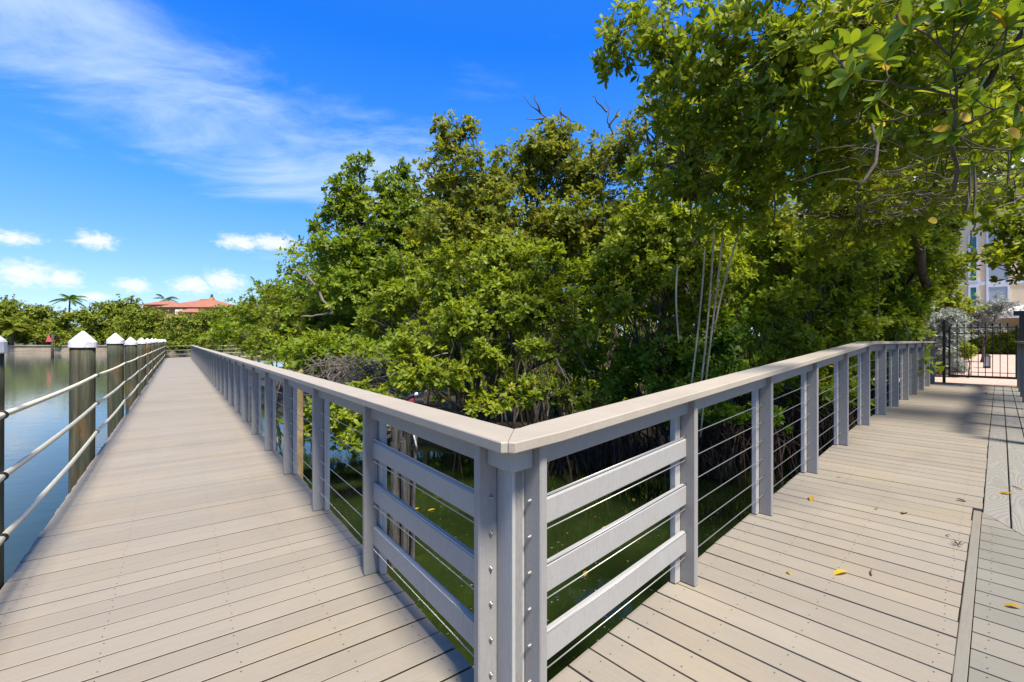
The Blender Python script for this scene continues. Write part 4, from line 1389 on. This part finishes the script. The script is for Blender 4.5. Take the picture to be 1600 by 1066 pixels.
for (a_, b_, r_) in main:
    lb.tube(wiggle(a_, b_, 7, 0.045, g2), list(np.linspace(r_, r_ * 0.45, 8)), 8)
# curved bare limb hanging in the canopy
lb.tube([at(1362, 195, 3.6), at(1371, 225, 3.6), at(1368, 255, 3.55), at(1352, 280, 3.5), at(1340, 295, 3.5)], [0.010, 0.013, 0.014, 0.013, 0.008], 8)
obj('limbs', lb.mesh('limbs', True), M['bark'], over)
tw = MB()
ends = [Vector(b_) for (a_, b_, r_) in main] + [Vector(a_) for (a_, b_, r_) in main]
for i in range(1150):
    q = Vector(OP[g2.randrange(len(OP))])
    e = min(ends, key=lambda x: (x - q).length)
    L = (q - e).length
    s_ = e.lerp(q, max(0.0, 1 - 0.9 / max(L, .01))) + Vector((g2.uniform(-.1, .1), g2.uniform(-.1, .1), g2.uniform(-.1, .1)))
    tw.tube(wiggle(s_, q, 4, 0.08, g2), list(np.linspace(0.0075, 0.003, 5)), 4, False)
# hanging dark seedlings and thin aerial shoots
for (px, y0, y1, Z) in ((1203, 130, 205, 4.8), (1211, 140, 200, 4.8), (1281, 150, 200, 4.6), (1210, 300, 350, 5), (1278, 210, 240, 4.4), (1515, 262, 330, 3.2), (1523, 262, 335, 3.2), (1512, 300, 332, 3.2), (1576, 230, 290, 3.6), (1517, 360, 385, 5), (1340, 300, 340, 4.2), (1345, 320, 360, 5)):
    tw.tube([at(px, y0, Z), at(px + 1, (y0 + y1) / 2, Z), at(px - 2, y1, Z)], [0.004, 0.010, 0.004], 6, False)
# crossing bare twigs under the canopy
for i in range(150):
    a_ = at(g2.uniform(1320, 1600), g2.uniform(225, 330), g2.uniform(3.4, 5.2))
    b_ = a_ + Vector((g2.uniform(-.5, .5), g2.uniform(-.3, .3), g2.uniform(-.12, .18)))
    tw.tube(wiggle(a_, b_, 5, 0.06, g2), list(np.linspace(0.0055, 0.002, 6)), 4, False)
tag(obj('twigs', tw.mesh('twigs', True), M['bark'], over), kind='stuff')

# near sprays of large single leaves
hb = MB()
xs = [0.0, 0.12, 0.3, 0.5, 0.7, 0.86, 0.96, 1.0]
ws = [0.03, 0.22, 0.42, 0.50, 0.46, 0.32, 0.15, 0.02]
hv, hf = [], []
for x, y in zip(xs, ws):
    zc = -0.10 * x * x
    hv += [(x, y * 0.44, zc + 0.10 * y), (x, 0, zc), (x, -y * 0.44, zc + 0.10 * y)]
for i in range(len(xs) - 1):
    b0 = i * 3
    hf += [(b0, b0 + 3, b0 + 4, b0 + 1), (b0 + 1, b0 + 4, b0 + 5, b0 + 2)]
hb.add(hv, hf)
hero_me = hb.mesh('large_leaf', True)
hero_me.materials.append(M['leaf_hero'])
hero_y = hb.mesh('large_leaf_yellow', True)
hero_y.materials.append(M['leaf_yellow'])
stem = MB()
tips = []
sprays = [((1490, 300, 2.9), (1492, 30, 2.35)), ((1492, 150, 2.6), (1330, 120, 2.5)), ((1492, 90, 2.45), (1420, 40, 2.3)), ((1492, 200, 2.7), (1590, 160, 2.4)), ((1492, 120, 2.5), (1600, 70, 2.3)), ((1492, 60, 2.4), (1540, -10, 2.3)), ((1330, 120, 2.5), (1300, 80, 2.6)), ((1492, 170, 2.7), (1380, 190, 2.8)), ((1590, 160, 2.4), (1640, 190, 2.4)), ((1492, 230, 2.8), (1580, 235, 2.7))]
for si, (a_, b_) in enumerate(sprays):
    pts = wiggle(at(*a_), at(*b_), 6, 0.03, g2)
    stem.tube(pts, list(np.linspace(0.013 if si == 0 else 0.007, 0.004, 7)), 7)
    tips.append((pts[-1], (pts[-1] - pts[-2]).normalized(), 9))
    for q in ((2, 4) if si else (3, 5)):
        d = Vector((g2.uniform(-1, 1), g2.uniform(-.6, .4), g2.uniform(.1, .9))).normalized()
        e = pts[q] + d * g2.uniform(0.10, 0.22)
        stem.tube([pts[q], pts[q].lerp(e, .5) + Vector((0, 0, -.01)), e], [0.005, 0.004, 0.003], 6)
        tips.append((e, (d + Vector((0, 0, .3))).normalized(), 8))
obj('near_stems', stem.mesh('near_stems', True), M['bark'], over)
cnt = 0
for (p, d, kk) in tips:
    for j in range(kk):
        if cnt >= 296:
            break
        a = j * 2.4 + g2.uniform(-.3, .3)
        e1 = d.orthogonal().normalized()
        e2 = d.cross(e1)
        th_ = R(g2.uniform(30, 85))
        dd = (d * math.cos(th_) + (e1 * math.cos(a) + e2 * math.sin(a)) * math.sin(th_) + Vector((0, 0, -0.12))).normalized()
        nn = (d - dd * d.dot(dd) + Vector((g2.uniform(-.2, .2), g2.uniform(-.2, .2), g2.uniform(-.2, .2)))).normalized()
        sd_ = nn.cross(dd).normalized()
        nn = dd.cross(sd_)
        L = g2.uniform(0.085, 0.135)
        mw_ = Matrix(((dd.x, sd_.x, nn.x, p.x), (dd.y, sd_.y, nn.y, p.y), (dd.z, sd_.z, nn.z, p.z), (0, 0, 0, 1))) @ Matrix.Scale(L, 4)
        obj('leaf', hero_y if g2.random() < 0.045 else hero_me, None, over, mw_)
        cnt += 1
for (px, py, Z) in ((1575, 203, 2.5), (1498, 186, 2.6), (1365, 190, 2.9), (1450, 345, 4)):
    p = at(px, py, Z)
    mw_ = Matrix.Translation(p) @ Matrix.Rotation(g2.uniform(-.5, .5), 4, 'Y') @ Matrix.Rotation(R(78), 4, 'X') @ Matrix.Rotation(g2.uniform(-.5, .5), 4, 'Z') @ Matrix.Diagonal((0.085, 0.15, 0.09, 1))
    obj('leaf', hero_y, None, over, mw_)

# ================================================================ plants behind the gate
hedge = thing('silver_hedge', 'clipped silver-grey hedge standing left behind the gate', 'hedge', Rp(20, 1.9, gr(20)))
hc = []
for i in range(6):
    for j in range(3):
        for q in range(4):
            hc.append((tuple(Rp(18.6 + j * 0.7, 0.95 + i * 0.30, gr(19) + 0.3 + q * 0.46)), (0.34, 0.34, 0.30), 1.0))
foliage('leaves', hc, M['leaf_silver'], hedge, 0.10, 5, 1.3, 91, BLADE_LO, 0.4, sub=8, up=0.2)
obj('stem', MB().tube([Rp(19.3, 1.7, 0.2), Rp(19.3, 1.75, 1.0), Rp(19.3, 1.7, 1.9)], [0.06, 0.05, 0.02], 7).mesh('stem'), M['bark'], hedge)


def RC(t_, px, py, rx, ry):
    k = (px - 800) / FPX
    m = t_ * (RT[0] - RT[1] * k) / (RT[1] + RT[0] * k)
    p = Rp(t_, m)
    return C(px, py, p.y, rx, ry)


tree('olive_tree', 'thin grey-green ornamental tree in front of the cream house', 'tree', tuple(Rp(24.5, 0.45, gr(24.5))), [RC(24.5, 1545, 476, 34, 14), RC(24.5, 1530, 490, 26, 16), RC(24.5, 1560, 488, 26, 12), RC(24.5, 1520, 502, 22, 14), RC(24.5, 1575, 478, 20, 8), RC(24.5, 1535, 512, 26, 12)],
     'leaf_silver', seed=61, leaf_len=0.12, density=1.2, r0=0.06, twigs=16, blade=BLADE_LO, width=0.3)
tree('garden_shrub', 'yellow-green conical shrub behind the silver hedge', 'shrub', tuple(Rp(23, 2.0, gr(23))), [RC(23, 1490, 470, 26, 30), RC(23, 1478, 440, 16, 22), RC(23, 1465, 480, 24, 30), RC(23, 1505, 488, 18, 16)],
     'leaf_bright', seed=62, leaf_len=0.15, density=1.6, r0=0.05, twigs=8, blade=BLADE_LO)
tree('garden_shrub', 'small leafy yellow-green plant at the foot of the silver hedge', 'shrub', tuple(Rp(18.4, 0.62, gr(18.4))), [RC(18.4, 1516, 546, 8, 10), RC(18.4, 1512, 552, 9, 8)],
     'leaf_bright', seed=63, leaf_len=0.10, density=1.6, r0=0.02, twigs=6, blade=BLADE_LO)
gh = thing('green_hedge', 'low clipped dark green hedge along the far side of the drive', 'hedge', Rp(29.8, -0.2, gr(29.8)))
hc = []
for i in range(12):
    for q in range(3):
        hc.append((tuple(Rp(29.9, -2.2 + i * 0.33, gr(29.5) + 0.2 + q * 0.32)), (0.40, 0.34, 0.26), 1.0))
foliage('leaves', hc, M['leaf'], gh, 0.12, 5, 1.2, 92, BLADE_LO, 0.5, sub=8, up=0.3)
obj('stem', MB().tube([Rp(29.9, -0.3, 0.6), Rp(29.9, -0.3, 1.2)], [0.05, 0.03], 7).mesh('stem'), M['bark'], gh)
# hedge mass that hides the ground left of the house
sm = tag(obj('garden_screen', None, None, None, T(Rp(26, 6, 0.5))), 'dim green screen of garden trees left of the cream house', 'thicket', kind='stuff')
foliage('leaves', [(tuple(Rp(25 + (i % 3), 3.2 + i * 0.9, 1.2 + (i % 4) * 1.3)), (1.3, 1.3, 1.3), 1.0) for i in range(14)], M['leaf'], sm, 0.26, 5, 1.3, 93, BLADE_LO, 0.55)

# ================================================================ small things near the pool
# brush heap
bh = thing('brush_heap', 'heap of dry grey tangled branches behind the left railing', 'brush heap', at(545, 620, 10.2))
b = MB()
g3 = random.Random(12)
for i in range(420):
    c = at(g3.gauss(545, 38), g3.uniform(560, 625), g3.uniform(9.6, 10.8))
    d = Vector((g3.uniform(-1, 1), g3.uniform(-.6, .6), g3.uniform(-.45, .6))).normalized() * g3.uniform(0.12, 0.42)
    r_ = g3.uniform(0.004, 0.011)
    b.tube(wiggle(c - d, c + d, 5, 0.09, g3), [r_, r_, r_ * .9, r_ * .8, r_ * .6, r_ * .4], 4, False)
tag(obj('branches', b.mesh('branches', True), M['deadwood'], bh), kind='stuff')
for (a_, b__, r_) in (((510, 612, 9.7), (533, 580, 9.7), .030), ((533, 580, 9.7), (540, 555, 9.7), .022), ((556, 605, 9.4), (590, 590, 9.4), .030), ((590, 590, 9.4), (612, 596, 9.3), .022), ((480, 430, 13.5), (520, 490, 13), .05), ((455, 420, 13.5), (480, 432, 13.5), .03), ((520, 490, 13), (470, 495, 13), .035)):
    b = MB().tube(wiggle(at(*a_), at(*b__), 6, 0.05, g3), list(np.linspace(r_, r_ * .6, 7)), 7)
    obj('thick_branch', b.mesh('thick_branch', True), M['deadwood'], bh)
# tan post by the railing
tp_ = thing('timber_post', 'tan square timber post with slanted top just behind the left railing', 'post', Vector((at(467, 578, 5.9).x, 5.9, WATER - 0.6)))
c = at(467, 578, 5.9)
vs = [(-.045, -.045, -.6), (.045, -.045, -.6), (.045, .045, -.6), (-.045, .045, -.6), (-.045, -.045, 1.86), (.045, -.045, 1.92), (.045, .045, 1.94), (-.045, .045, 1.88)]
b = MB().add([(x, y, z) for x, y, z in vs], [(0, 3, 2, 1), (4, 5, 6, 7), (0, 1, 5, 4), (1, 2, 6, 5), (2, 3, 7, 6), (3, 0, 4, 7)])
obj('post_shaft', bevel(b.mesh('post_shaft'), 0.006), M['newwood'], tp_, T((c.x, c.y, WATER), LA))
# weathered piling with bundle
wp = thing('old_piling', 'split weathered grey piling in the pool behind the first railing bay', 'piling', Vector((at(630, 640, 4.7).x, 4.7, WATER)))
b = MB()
g4 = random.Random(4)
c = at(631, 640, 4.7)
for i in range(16):
    a = g4.uniform(0, 6.28)
    rr = 0.13 * math.sqrt(g4.random())
    x, y = c.x + rr * math.cos(a), c.y + rr * math.sin(a)
    hgt = g4.uniform(0.30, 0.70)
    r_ = g4.uniform(0.022, 0.045)
    b.tube([(x + g4.uniform(-.03, .03), y, WATER - .5), (x, y, -0.2), (x + g4.uniform(-.035, .035), y + g4.uniform(-.03, .03), hgt)], [r_ * 1.1, r_, r_ * .6], 6)
obj('split_timbers', b.mesh('split_timbers'), M['oldwood'], wp)
bu = thing('cloth_bundle', 'dark red and white bundle with a grey tip tied on top of the weathered piling', 'bundle', Vector((c.x, c.y, 0.7)))
top = at(640, 628, 4.7)
obj('red_wrap', MB().tube([top + Vector((-.03, 0, -.10)), top + Vector((0, 0, -.03)), top + Vector((.02, 0, .03)), top + Vector((.035, 0, .06))], [0.035, 0.045, 0.038, 0.02], 8).mesh('red_wrap', True), M['maroon'], bu)
obj('dark_strap', MB().tube([top + Vector((-.09, 0, -.03)), top + Vector((-.04, -.02, .02)), top + Vector((.02, -.03, .065)), top + Vector((.06, -.02, .075))], [0.010, 0.017, 0.018, 0.012], 7).mesh('dark_strap', True), M['hole'], bu)
obj('tip', MB().tube([top + Vector((.055, -.02, .07)), top + Vector((.08, -.02, .085)), top + Vector((.09, -.02, .088))], [0.014, 0.019, 0.012], 8).mesh('tip', True), M['cloth'], bu)
cl_ = MB()
cl_.tube([top + Vector((-.08, -.03, -.14)), top + Vector((-.045, -.05, -.07)), top + Vector((-.01, -.05, -.05)), top + Vector((.02, -.05, -.14)), top + Vector((.06, -.06, -.35)), top + Vector((.09, -.06, -.48)), top + Vector((.05, -.05, -.30))], [0.03, 0.03, 0.026, 0.012, 0.008, 0.008, 0.006], 7)
obj('white_cloth', cl_.mesh('white_cloth', True), M['cloth'], bu)

# floating leaves on the pool
spots = [('yellow leaf floating in the pool beside the weathered piling', 655, 795), ('second small yellow leaf floating right of the weathered piling', 680, 797), ('orange leaf floating behind the right upper slats', 984, 765), ('orange leaf floating just below its neighbour behind the upper right slats', 990, 780),
         ('yellow leaf floating behind the middle right slat', 953, 825), ('bright yellow leaf floating above the lowest right slat', 917, 894), ('tiny pale leaf floating near the corner post on the right', 940, 700)]
for lab, px, py in spots:
    Z = FPX * (EYE - WATER) / (py - 533)
    p = at(px, py, Z)
    L = 0.10
    o = obj('floating_leaf', hero_y, None, None, T((p.x, p.y, WATER + 0.012), g3.uniform(0, 6.28)) @ Matrix.Scale(L, 4))
    tag(o, lab, 'leaf', 'leaves floating on the pool')

db = MB()
for i in range(420):
    n_ = g3.uniform(1.1, 4.2); s_ = g3.uniform(1.2, 6.5)
    p = Lp(n_, s_, WATER + 0.006) if i % 2 else Rp(g3.uniform(1.5, 6.5), g3.uniform(1.35, 3.6), WATER + 0.006)
    a = g3.uniform(0, 3.14); L = g3.uniform(0.006, 0.022)
    u = Vector((math.cos(a), math.sin(a), 0)) * L; v = Vector((-math.sin(a), math.cos(a), 0)) * L * g3.uniform(.2, .6)
    db.add([p - u, p - v, p + u, p + v], [(0, 1, 2, 3)])
tag(obj('floating_debris', db.mesh('floating_debris'), M['deadwood']), 'pale flecks of plant debris floating on the dark pool', 'debris', kind='stuff')

# fallen leaves on the right deck
dry = hb.mesh('dry_leaf', True); dry.materials.append(M['leaf_dry'])
drk = hb.mesh('dark_leaf', True); drk.materials.append(M['leaf_dark'])
fl = [('long yellow-brown fallen leaf near the second right post', 1268, 778, hero_y, .11), ('curled yellow fallen leaf on the near right boards', 1325, 897, hero_y, .11), ('brown curled fallen leaf in the middle of the right ramp', 1411, 805, dry, .09), ('small dark fallen leaf high on the right ramp', 1494, 782, drk, .07),
      ('dark red star-shaped dry leaf beside the edge strip', 1497, 853, drk, .09), ('small tan leaf beyond the second right post', 1316, 746, hero_y, .06), ('orange leaf lying on the grained boards', 1583, 774, hero_y, .10), ('orange-brown leaf at the right edge on the landing', 1597, 953, hero_y, .08),
      ('small yellow-green leaf left of the curled yellow one', 1237, 900, hero_y, .05), ('tiny brown leaf near the gate', 1506, 604, dry, .10), ('second tiny brown leaf nearer the gate middle', 1539, 615, dry, .10), ('brown speck of leaf on the right boards', 1367, 797, dry, .035), ('small brown leaf next to the dark red one', 1484, 840, dry, .04)]
for lab, px, py, me, L in fl:
    k = (px - 800) / FPX
    tz = 3.0
    for _ in range(30):
        z = rz(tz)
        Y = FPX * (EYE - z) / (py - 533)
        tz = (RT[0] * k + RT[1]) * Y
    p = at(px, py, Y)
    L *= 0.78
    q = T((p.x, p.y, rz(tz) + 0.012), g3.uniform(0, 6.28)) @ Matrix.Rotation(g3.uniform(-.35, .1), 4, 'X') @ Matrix.Diagonal((L, L, L * 2.4, 1))
    if 'star' in lab:
        q0 = q
        q = T((p.x, p.y, rz(tz) + 0.008), 0.4) @ Matrix.Scale(L * 0.75, 4)
        sb = MB()
        for i in range(6):
            a = i * 1.05
            sb.add([(0, 0, 0.1), (0.3 * math.cos(a - .3), 0.3 * math.sin(a - .3), 0.12), (0.75 * math.cos(a), 0.75 * math.sin(a), 0.32 + 0.15 * (i % 2)), (0.3 * math.cos(a + .3), 0.3 * math.sin(a + .3), 0.12)], [(0, 1, 2, 3)])
        me = sb.mesh('star_leaf'); me.materials.append(M['leaf_dark'])
    o = obj('fallen_leaf', me, None, None, q)
    tag(o, lab, 'leaf', 'leaves fallen on the right deck')
for lab, px, py, L, a in (('thin brown twig right of the curled yellow leaf', 1362, 896, .08, 0.9), ('short dark twig lying on the grained boards', 1589, 763, .10, 1.3)):
    k = (px - 800) / FPX
    tz = 3.0
    for _ in range(30):
        Y = FPX * (EYE - rz(tz)) / (py - 533)
        tz = (RT[0] * k + RT[1]) * Y
    p = at(px, py, Y)
    tag(obj('twig', MB().tube([(-L / 2, 0, 0), (0, .004, .003), (L / 2, 0, 0)], [.003, .0035, .002], 6).mesh('twig', True), M['leaf_dry'], None, T((p.x, p.y, rz(tz) + .006), a)), lab, 'twig')

# ================================================================ far shore
sw = MB()
path = [(-190, 92.5), (-120, 89.5), (-75, 86.0), (-60, 83.5)]
for (x0, y0), (x1, y1) in zip(path[:-1], path[1:]):
    d = Vector((x1 - x0, y1 - y0)).normalized(); nrm = Vector((-d.y, d.x))
    a_, b_ = Vector((x0, y0)), Vector((x1, y1))
    pr_ = [a_, b_, b_ + nrm * .8, a_ + nrm * .8]
    sw.add([(p.x, p.y, -2) for p in pr_] + [(p.x, p.y, 0.42) for p in pr_], [(4, 5, 6, 7), (0, 1, 5, 4), (1, 2, 6, 5), (2, 3, 7, 6), (3, 0, 4, 7)])
seaw = obj('seawall', fixn(sw.mesh('seawall')), M['seawall'])
tag(seaw, 'low tan concrete seawall along the far shore', 'seawall')
cpw = MB()
for (x0, y0), (x1, y1) in zip(path[:-1], path[1:]):
    d = Vector((x1 - x0, y1 - y0)).normalized(); nrm = Vector((-d.y, d.x))
    a_, b_ = Vector((x0, y0)) - nrm * .15, Vector((x1, y1)) - nrm * .15
    pr_ = [a_, b_, b_ + nrm * 1.1, a_ + nrm * 1.1]
    cpw.add([(p.x, p.y, .425) for p in pr_] + [(p.x, p.y, 0.62) for p in pr_], [(4, 5, 6, 7), (0, 1, 5, 4), (1, 2, 6, 5), (2, 3, 7, 6), (3, 0, 4, 7), (0, 3, 2, 1)])
obj('coping', fixn(cpw.mesh('coping')), M['seawall'], seaw)

far = [  # px, top y, bottom y, Z, half width px
    (12, 468, 530, 97, 42, 'round far tree at the left edge above the seawall'), (58, 476, 535, 95, 36, 'second far tree from the left, above the seawall'), (95, 486, 538, 93, 30, 'low far tree directly below the tall palm'),
    (128, 482, 540, 92, 34, 'far tree just behind the second piling'), (160, 472, 530, 98, 34, 'broad far tree between the tall palm and the house'), (200, 464, 520, 100, 36, 'highest far tree just left of the tiled roof'),
    (215, 476, 540, 84, 34, 'far tree in front, left of the house wall'), (246, 482, 542, 78, 30, 'yellowish far tree below the left end of the tiled roof'), (285, 487, 545, 72, 32, 'far tree below the middle of the tiled roof'), (322, 484, 545, 64, 34, 'far tree below the right end of the tiled roof'),
    (362, 482, 545, 56, 34, 'mid-distance tree right of the tiled house'), (395, 474, 540, 50, 34, 'mid-distance tree behind the left bank bushes'), (440, 470, 530, 52, 40, 'mid-distance tree mostly hidden behind the left bank bushes')]
gf = random.Random(9)
for i, (px, y0, y1, Z, hw, lab) in enumerate(far):
    cl = []
    h = (y1 - y0) / 2
    for j in range(9):
        a = gf.random()
        cl.append(C(px + gf.uniform(-0.75, 0.75) * hw, y0 + 10 + a * (y1 - y0 - 10), Z + gf.uniform(-3, 2.5) - a * 2.5, hw * gf.uniform(0.34, 0.55), h * gf.uniform(0.28, 0.46), wt=1.0))
    cl.append(C(px, y0 + h * 0.42, Z, hw * 0.62, h * 0.44))
    cl.append(C(px + gf.uniform(-.4, .4) * hw, y0 + h * 1.6, Z - 2, hw * 0.9, h * 0.5))
    b0 = at(px, 540, Z)
    tree('shore_tree', lab, 'tree', (b0.x, b0.y, 0.2), cl, 'leaf_far', 'trees on the far shore', seed=100 + i, leaf_len=0.0078 * Z * 0.62, density=1.15, r0=0.18, twigs=3, k=5, blade=BLADE_LO, width=0.7, twr=0.03, back=0.15, sub=16)


sh = tag(obj('shore_scrub', None, None, None, T((-90, 92, 0.3))), 'dense dark scrub closing the gaps under the far shore trees', 'scrub', kind='stuff')
shc = []
for i in range(46):
    px = -90 + i * 12
    Z = 94 - max(0, px - 190) * 0.17
    shc.append(C(px, gf.uniform(515, 530), Z + gf.uniform(0, 3), 16, 14))
foliage('leaves', shc, M['leaf_far'], sh, 0.40, 5, 1.2, 140, BLADE_LO, 0.7, back=0.1)


def palm(name, label, px, top_y, Z, trunk_y, fr_len, n, seed, mat='leaf_deep', rtr=0.16, droop=0.55, group=None, width=0.05):
    g = random.Random(seed)
    top = at(px, top_y, Z)
    foot = at(px + g.uniform(-2, 2), trunk_y, Z)
    o = thing(name, label, 'palm', foot, group)
    obj('trunk', MB().tube(wiggle(foot, top, 5, 0.01, g), list(np.linspace(rtr * 1.3, rtr * 0.8, 6)), 8).mesh('trunk', True), M['bark'], o)
    for i in range(n):
        a = i * 2.4 + g.uniform(-.2, .2)
        el_ = R(g.uniform(-12, 62))
        L = fr_len * g.uniform(.8, 1.1)
        spine = []
        for f in np.linspace(0, 1, 8):
            r_ = L * f
            spine.append(top + Vector((math.cos(a) * math.cos(el_) * r_, math.sin(a) * math.cos(el_) * r_, math.sin(el_) * r_ - droop * L * f * f)))
        bs, ds, nn_, ln = [], [], [], []
        ff = MB().tube(spine, list(np.linspace(.035, .01, 8)) if fr_len > 2 else list(np.linspace(.02, .005, 8)), 4, False)
        for q in range(26):
            f = 0.12 + 0.86 * q / 25
            k = min(int(f * 7), 6)
            p = spine[k].lerp(spine[k + 1], f * 7 - k)
            d = (spine[k + 1] - spine[k]).normalized()
            sdv = d.cross(Vector((0, 0, 1))).normalized()
            for sgn in (-1, 1):
                v = (sdv * sgn * 0.85 + d * 0.45 + Vector((0, 0, -0.35 + g.uniform(-.15, .15)))).normalized()
                ll = L * 0.30 * math.sin(math.pi * min(0.98, f * 0.85 + 0.12)) * g.uniform(.85, 1.1)
                wv = d * (L * width * 0.5)
                ff.add([p - wv, p + v * ll, p + wv], [(0, 1, 2)])
        me = ff.mesh('frond')
        a_ = me.attributes.new('rnd', 'FLOAT', 'POINT')
        a_.data.foreach_set('value', [g.random() * .6] * len(me.vertices))
        obj('frond', me, M[mat], o)
    return o


palm('coconut_palm', 'tall dark palm rising above the far trees on the left', 109, 468, 104, 500, 3.9, 15, 1)
palm('coconut_palm', 'palm showing two fronds above the left end of the tiled roof', 258, 468.5, 152, 510, 5.0, 9, 2)
palm('fan_palm', 'short pale fan palm on the seawall at the left edge', 20, 512, 88, 541, 3.2, 26, 3, 'leaf_olive', 0.22, 0.45, width=0.09)

# tiled house
HZ = 128.0
hs_ = thing('house', 'large house with terracotta tiled hip roof beyond the far trees', 'house', at(290, 540, HZ))


def quad_house(x0, x1, yr, ye, yb, depth, z0, ridge0, ridge1):
    A0, A1 = at(x0, ye, z0), at(x1, ye, z0)
    B0, B1 = A0 + Vector((0, depth, 0)), A1 + Vector((0, depth, 0))
    R0 = at(ridge0, yr, z0); R0.y += depth / 2
    R1 = at(ridge1, yr, z0); R1.y += depth / 2
    b_ = MB().add([A0, A1, B1, B0, R0, R1], [(0, 1, 5, 4), (1, 2, 5), (2, 3, 4, 5), (3, 0, 4), (0, 3, 2, 1)])
    r_ = obj('roof', fixn(b_.mesh('roof')), M['tile'], hs_)
    wv = MB()
    ins_ = 1.0
    zb = at(x0, yb, z0).z
    wv.box(A0.x + ins_, A1.x - ins_, A0.y + ins_, B0.y - ins_, zb, A0.z - 0.02)
    obj('wall', wv.mesh('wall'), M['ochre'], hs_)
    return r_


rf = quad_house(240, 352, 464.5, 480, 540, 17, HZ, 280, 305)
rf2 = quad_house(214, 262, 467.5, 476, 540, 12, HZ + 6, 230, 242)
rf3 = quad_house(270, 312, 481.5, 488, 540, 5, HZ - 5, 284, 298)
ch = at(331, 468, HZ + 8)
obj('chimney', MB().box(ch.x - .5, ch.x + .5, ch.y - .5, ch.y + .5, ch.z - 3.5, ch.z + 0.6).mesh('chimney'), M['ochre'], rf)
obj('chimney_pot', MB().tube([(ch.x, ch.y, ch.z + .6), (ch.x, ch.y, ch.z + 1.5)], [.4, .3], 8).mesh('chimney_pot'), M['dark'], rf)
rdg = MB().tube([at(280, 464.3, HZ) + Vector((0, 8.5, 0)), at(305, 464.3, HZ) + Vector((0, 8.5, 0))], .22, 6)
obj('ridge', rdg.mesh('ridge'), M['tile'], rf)
hw_ = obj('window', MB().box(at(292, 484, HZ).x - 1.0, at(292, 484, HZ).x + 1.0, HZ - 3.1, HZ - 2.9, at(292, 492, HZ).z, at(292, 485, HZ).z).mesh('window'), M['trim'], hs_)

# channel marker
mk = thing('channel_marker', 'thin channel marker post with red triangle in the open water', 'marker', Vector((at(82, 533, 60).x, 60, WATER)))
c = at(82, 533, 60)
obj('pile', MB().tube([(c.x, 60, WATER - 1), (c.x, 60, c.z + 0.9)], [.17, .14], 8).mesh('pile', True), M['pile'], mk)
tri = MB()
for sgn, mat in ((-1, 0),):
    x, z = c.x - 0.25, c.z - 0.1
    tri.add([(x - .45, 59.78, z), (x + .35, 59.78, z), (x - .05, 59.78, z + .95), (x - .45, 59.84, z), (x + .35, 59.84, z), (x - .05, 59.84, z + .95)], [(0, 1, 2), (5, 4, 3), (0, 3, 4, 1), (1, 4, 5, 2), (2, 5, 3, 0)])
obj('red_triangle', tri.mesh('red_triangle'), M['red'], mk)
tri2 = MB()
x, z = c.x + 0.38, c.z - 0.1
tri2.add([(x, 59.9, z), (x + .05, 60.6, z), (x + .03, 60.2, z + .95), (x + .05, 59.9, z), (x + .10, 60.6, z), (x + .08, 60.2, z + .95)], [(0, 1, 2), (5, 4, 3), (0, 3, 4, 1), (1, 4, 5, 2), (2, 5, 3, 0)])
obj('side_triangle', tri2.mesh('side_triangle'), M['leaf_dark'], mk)
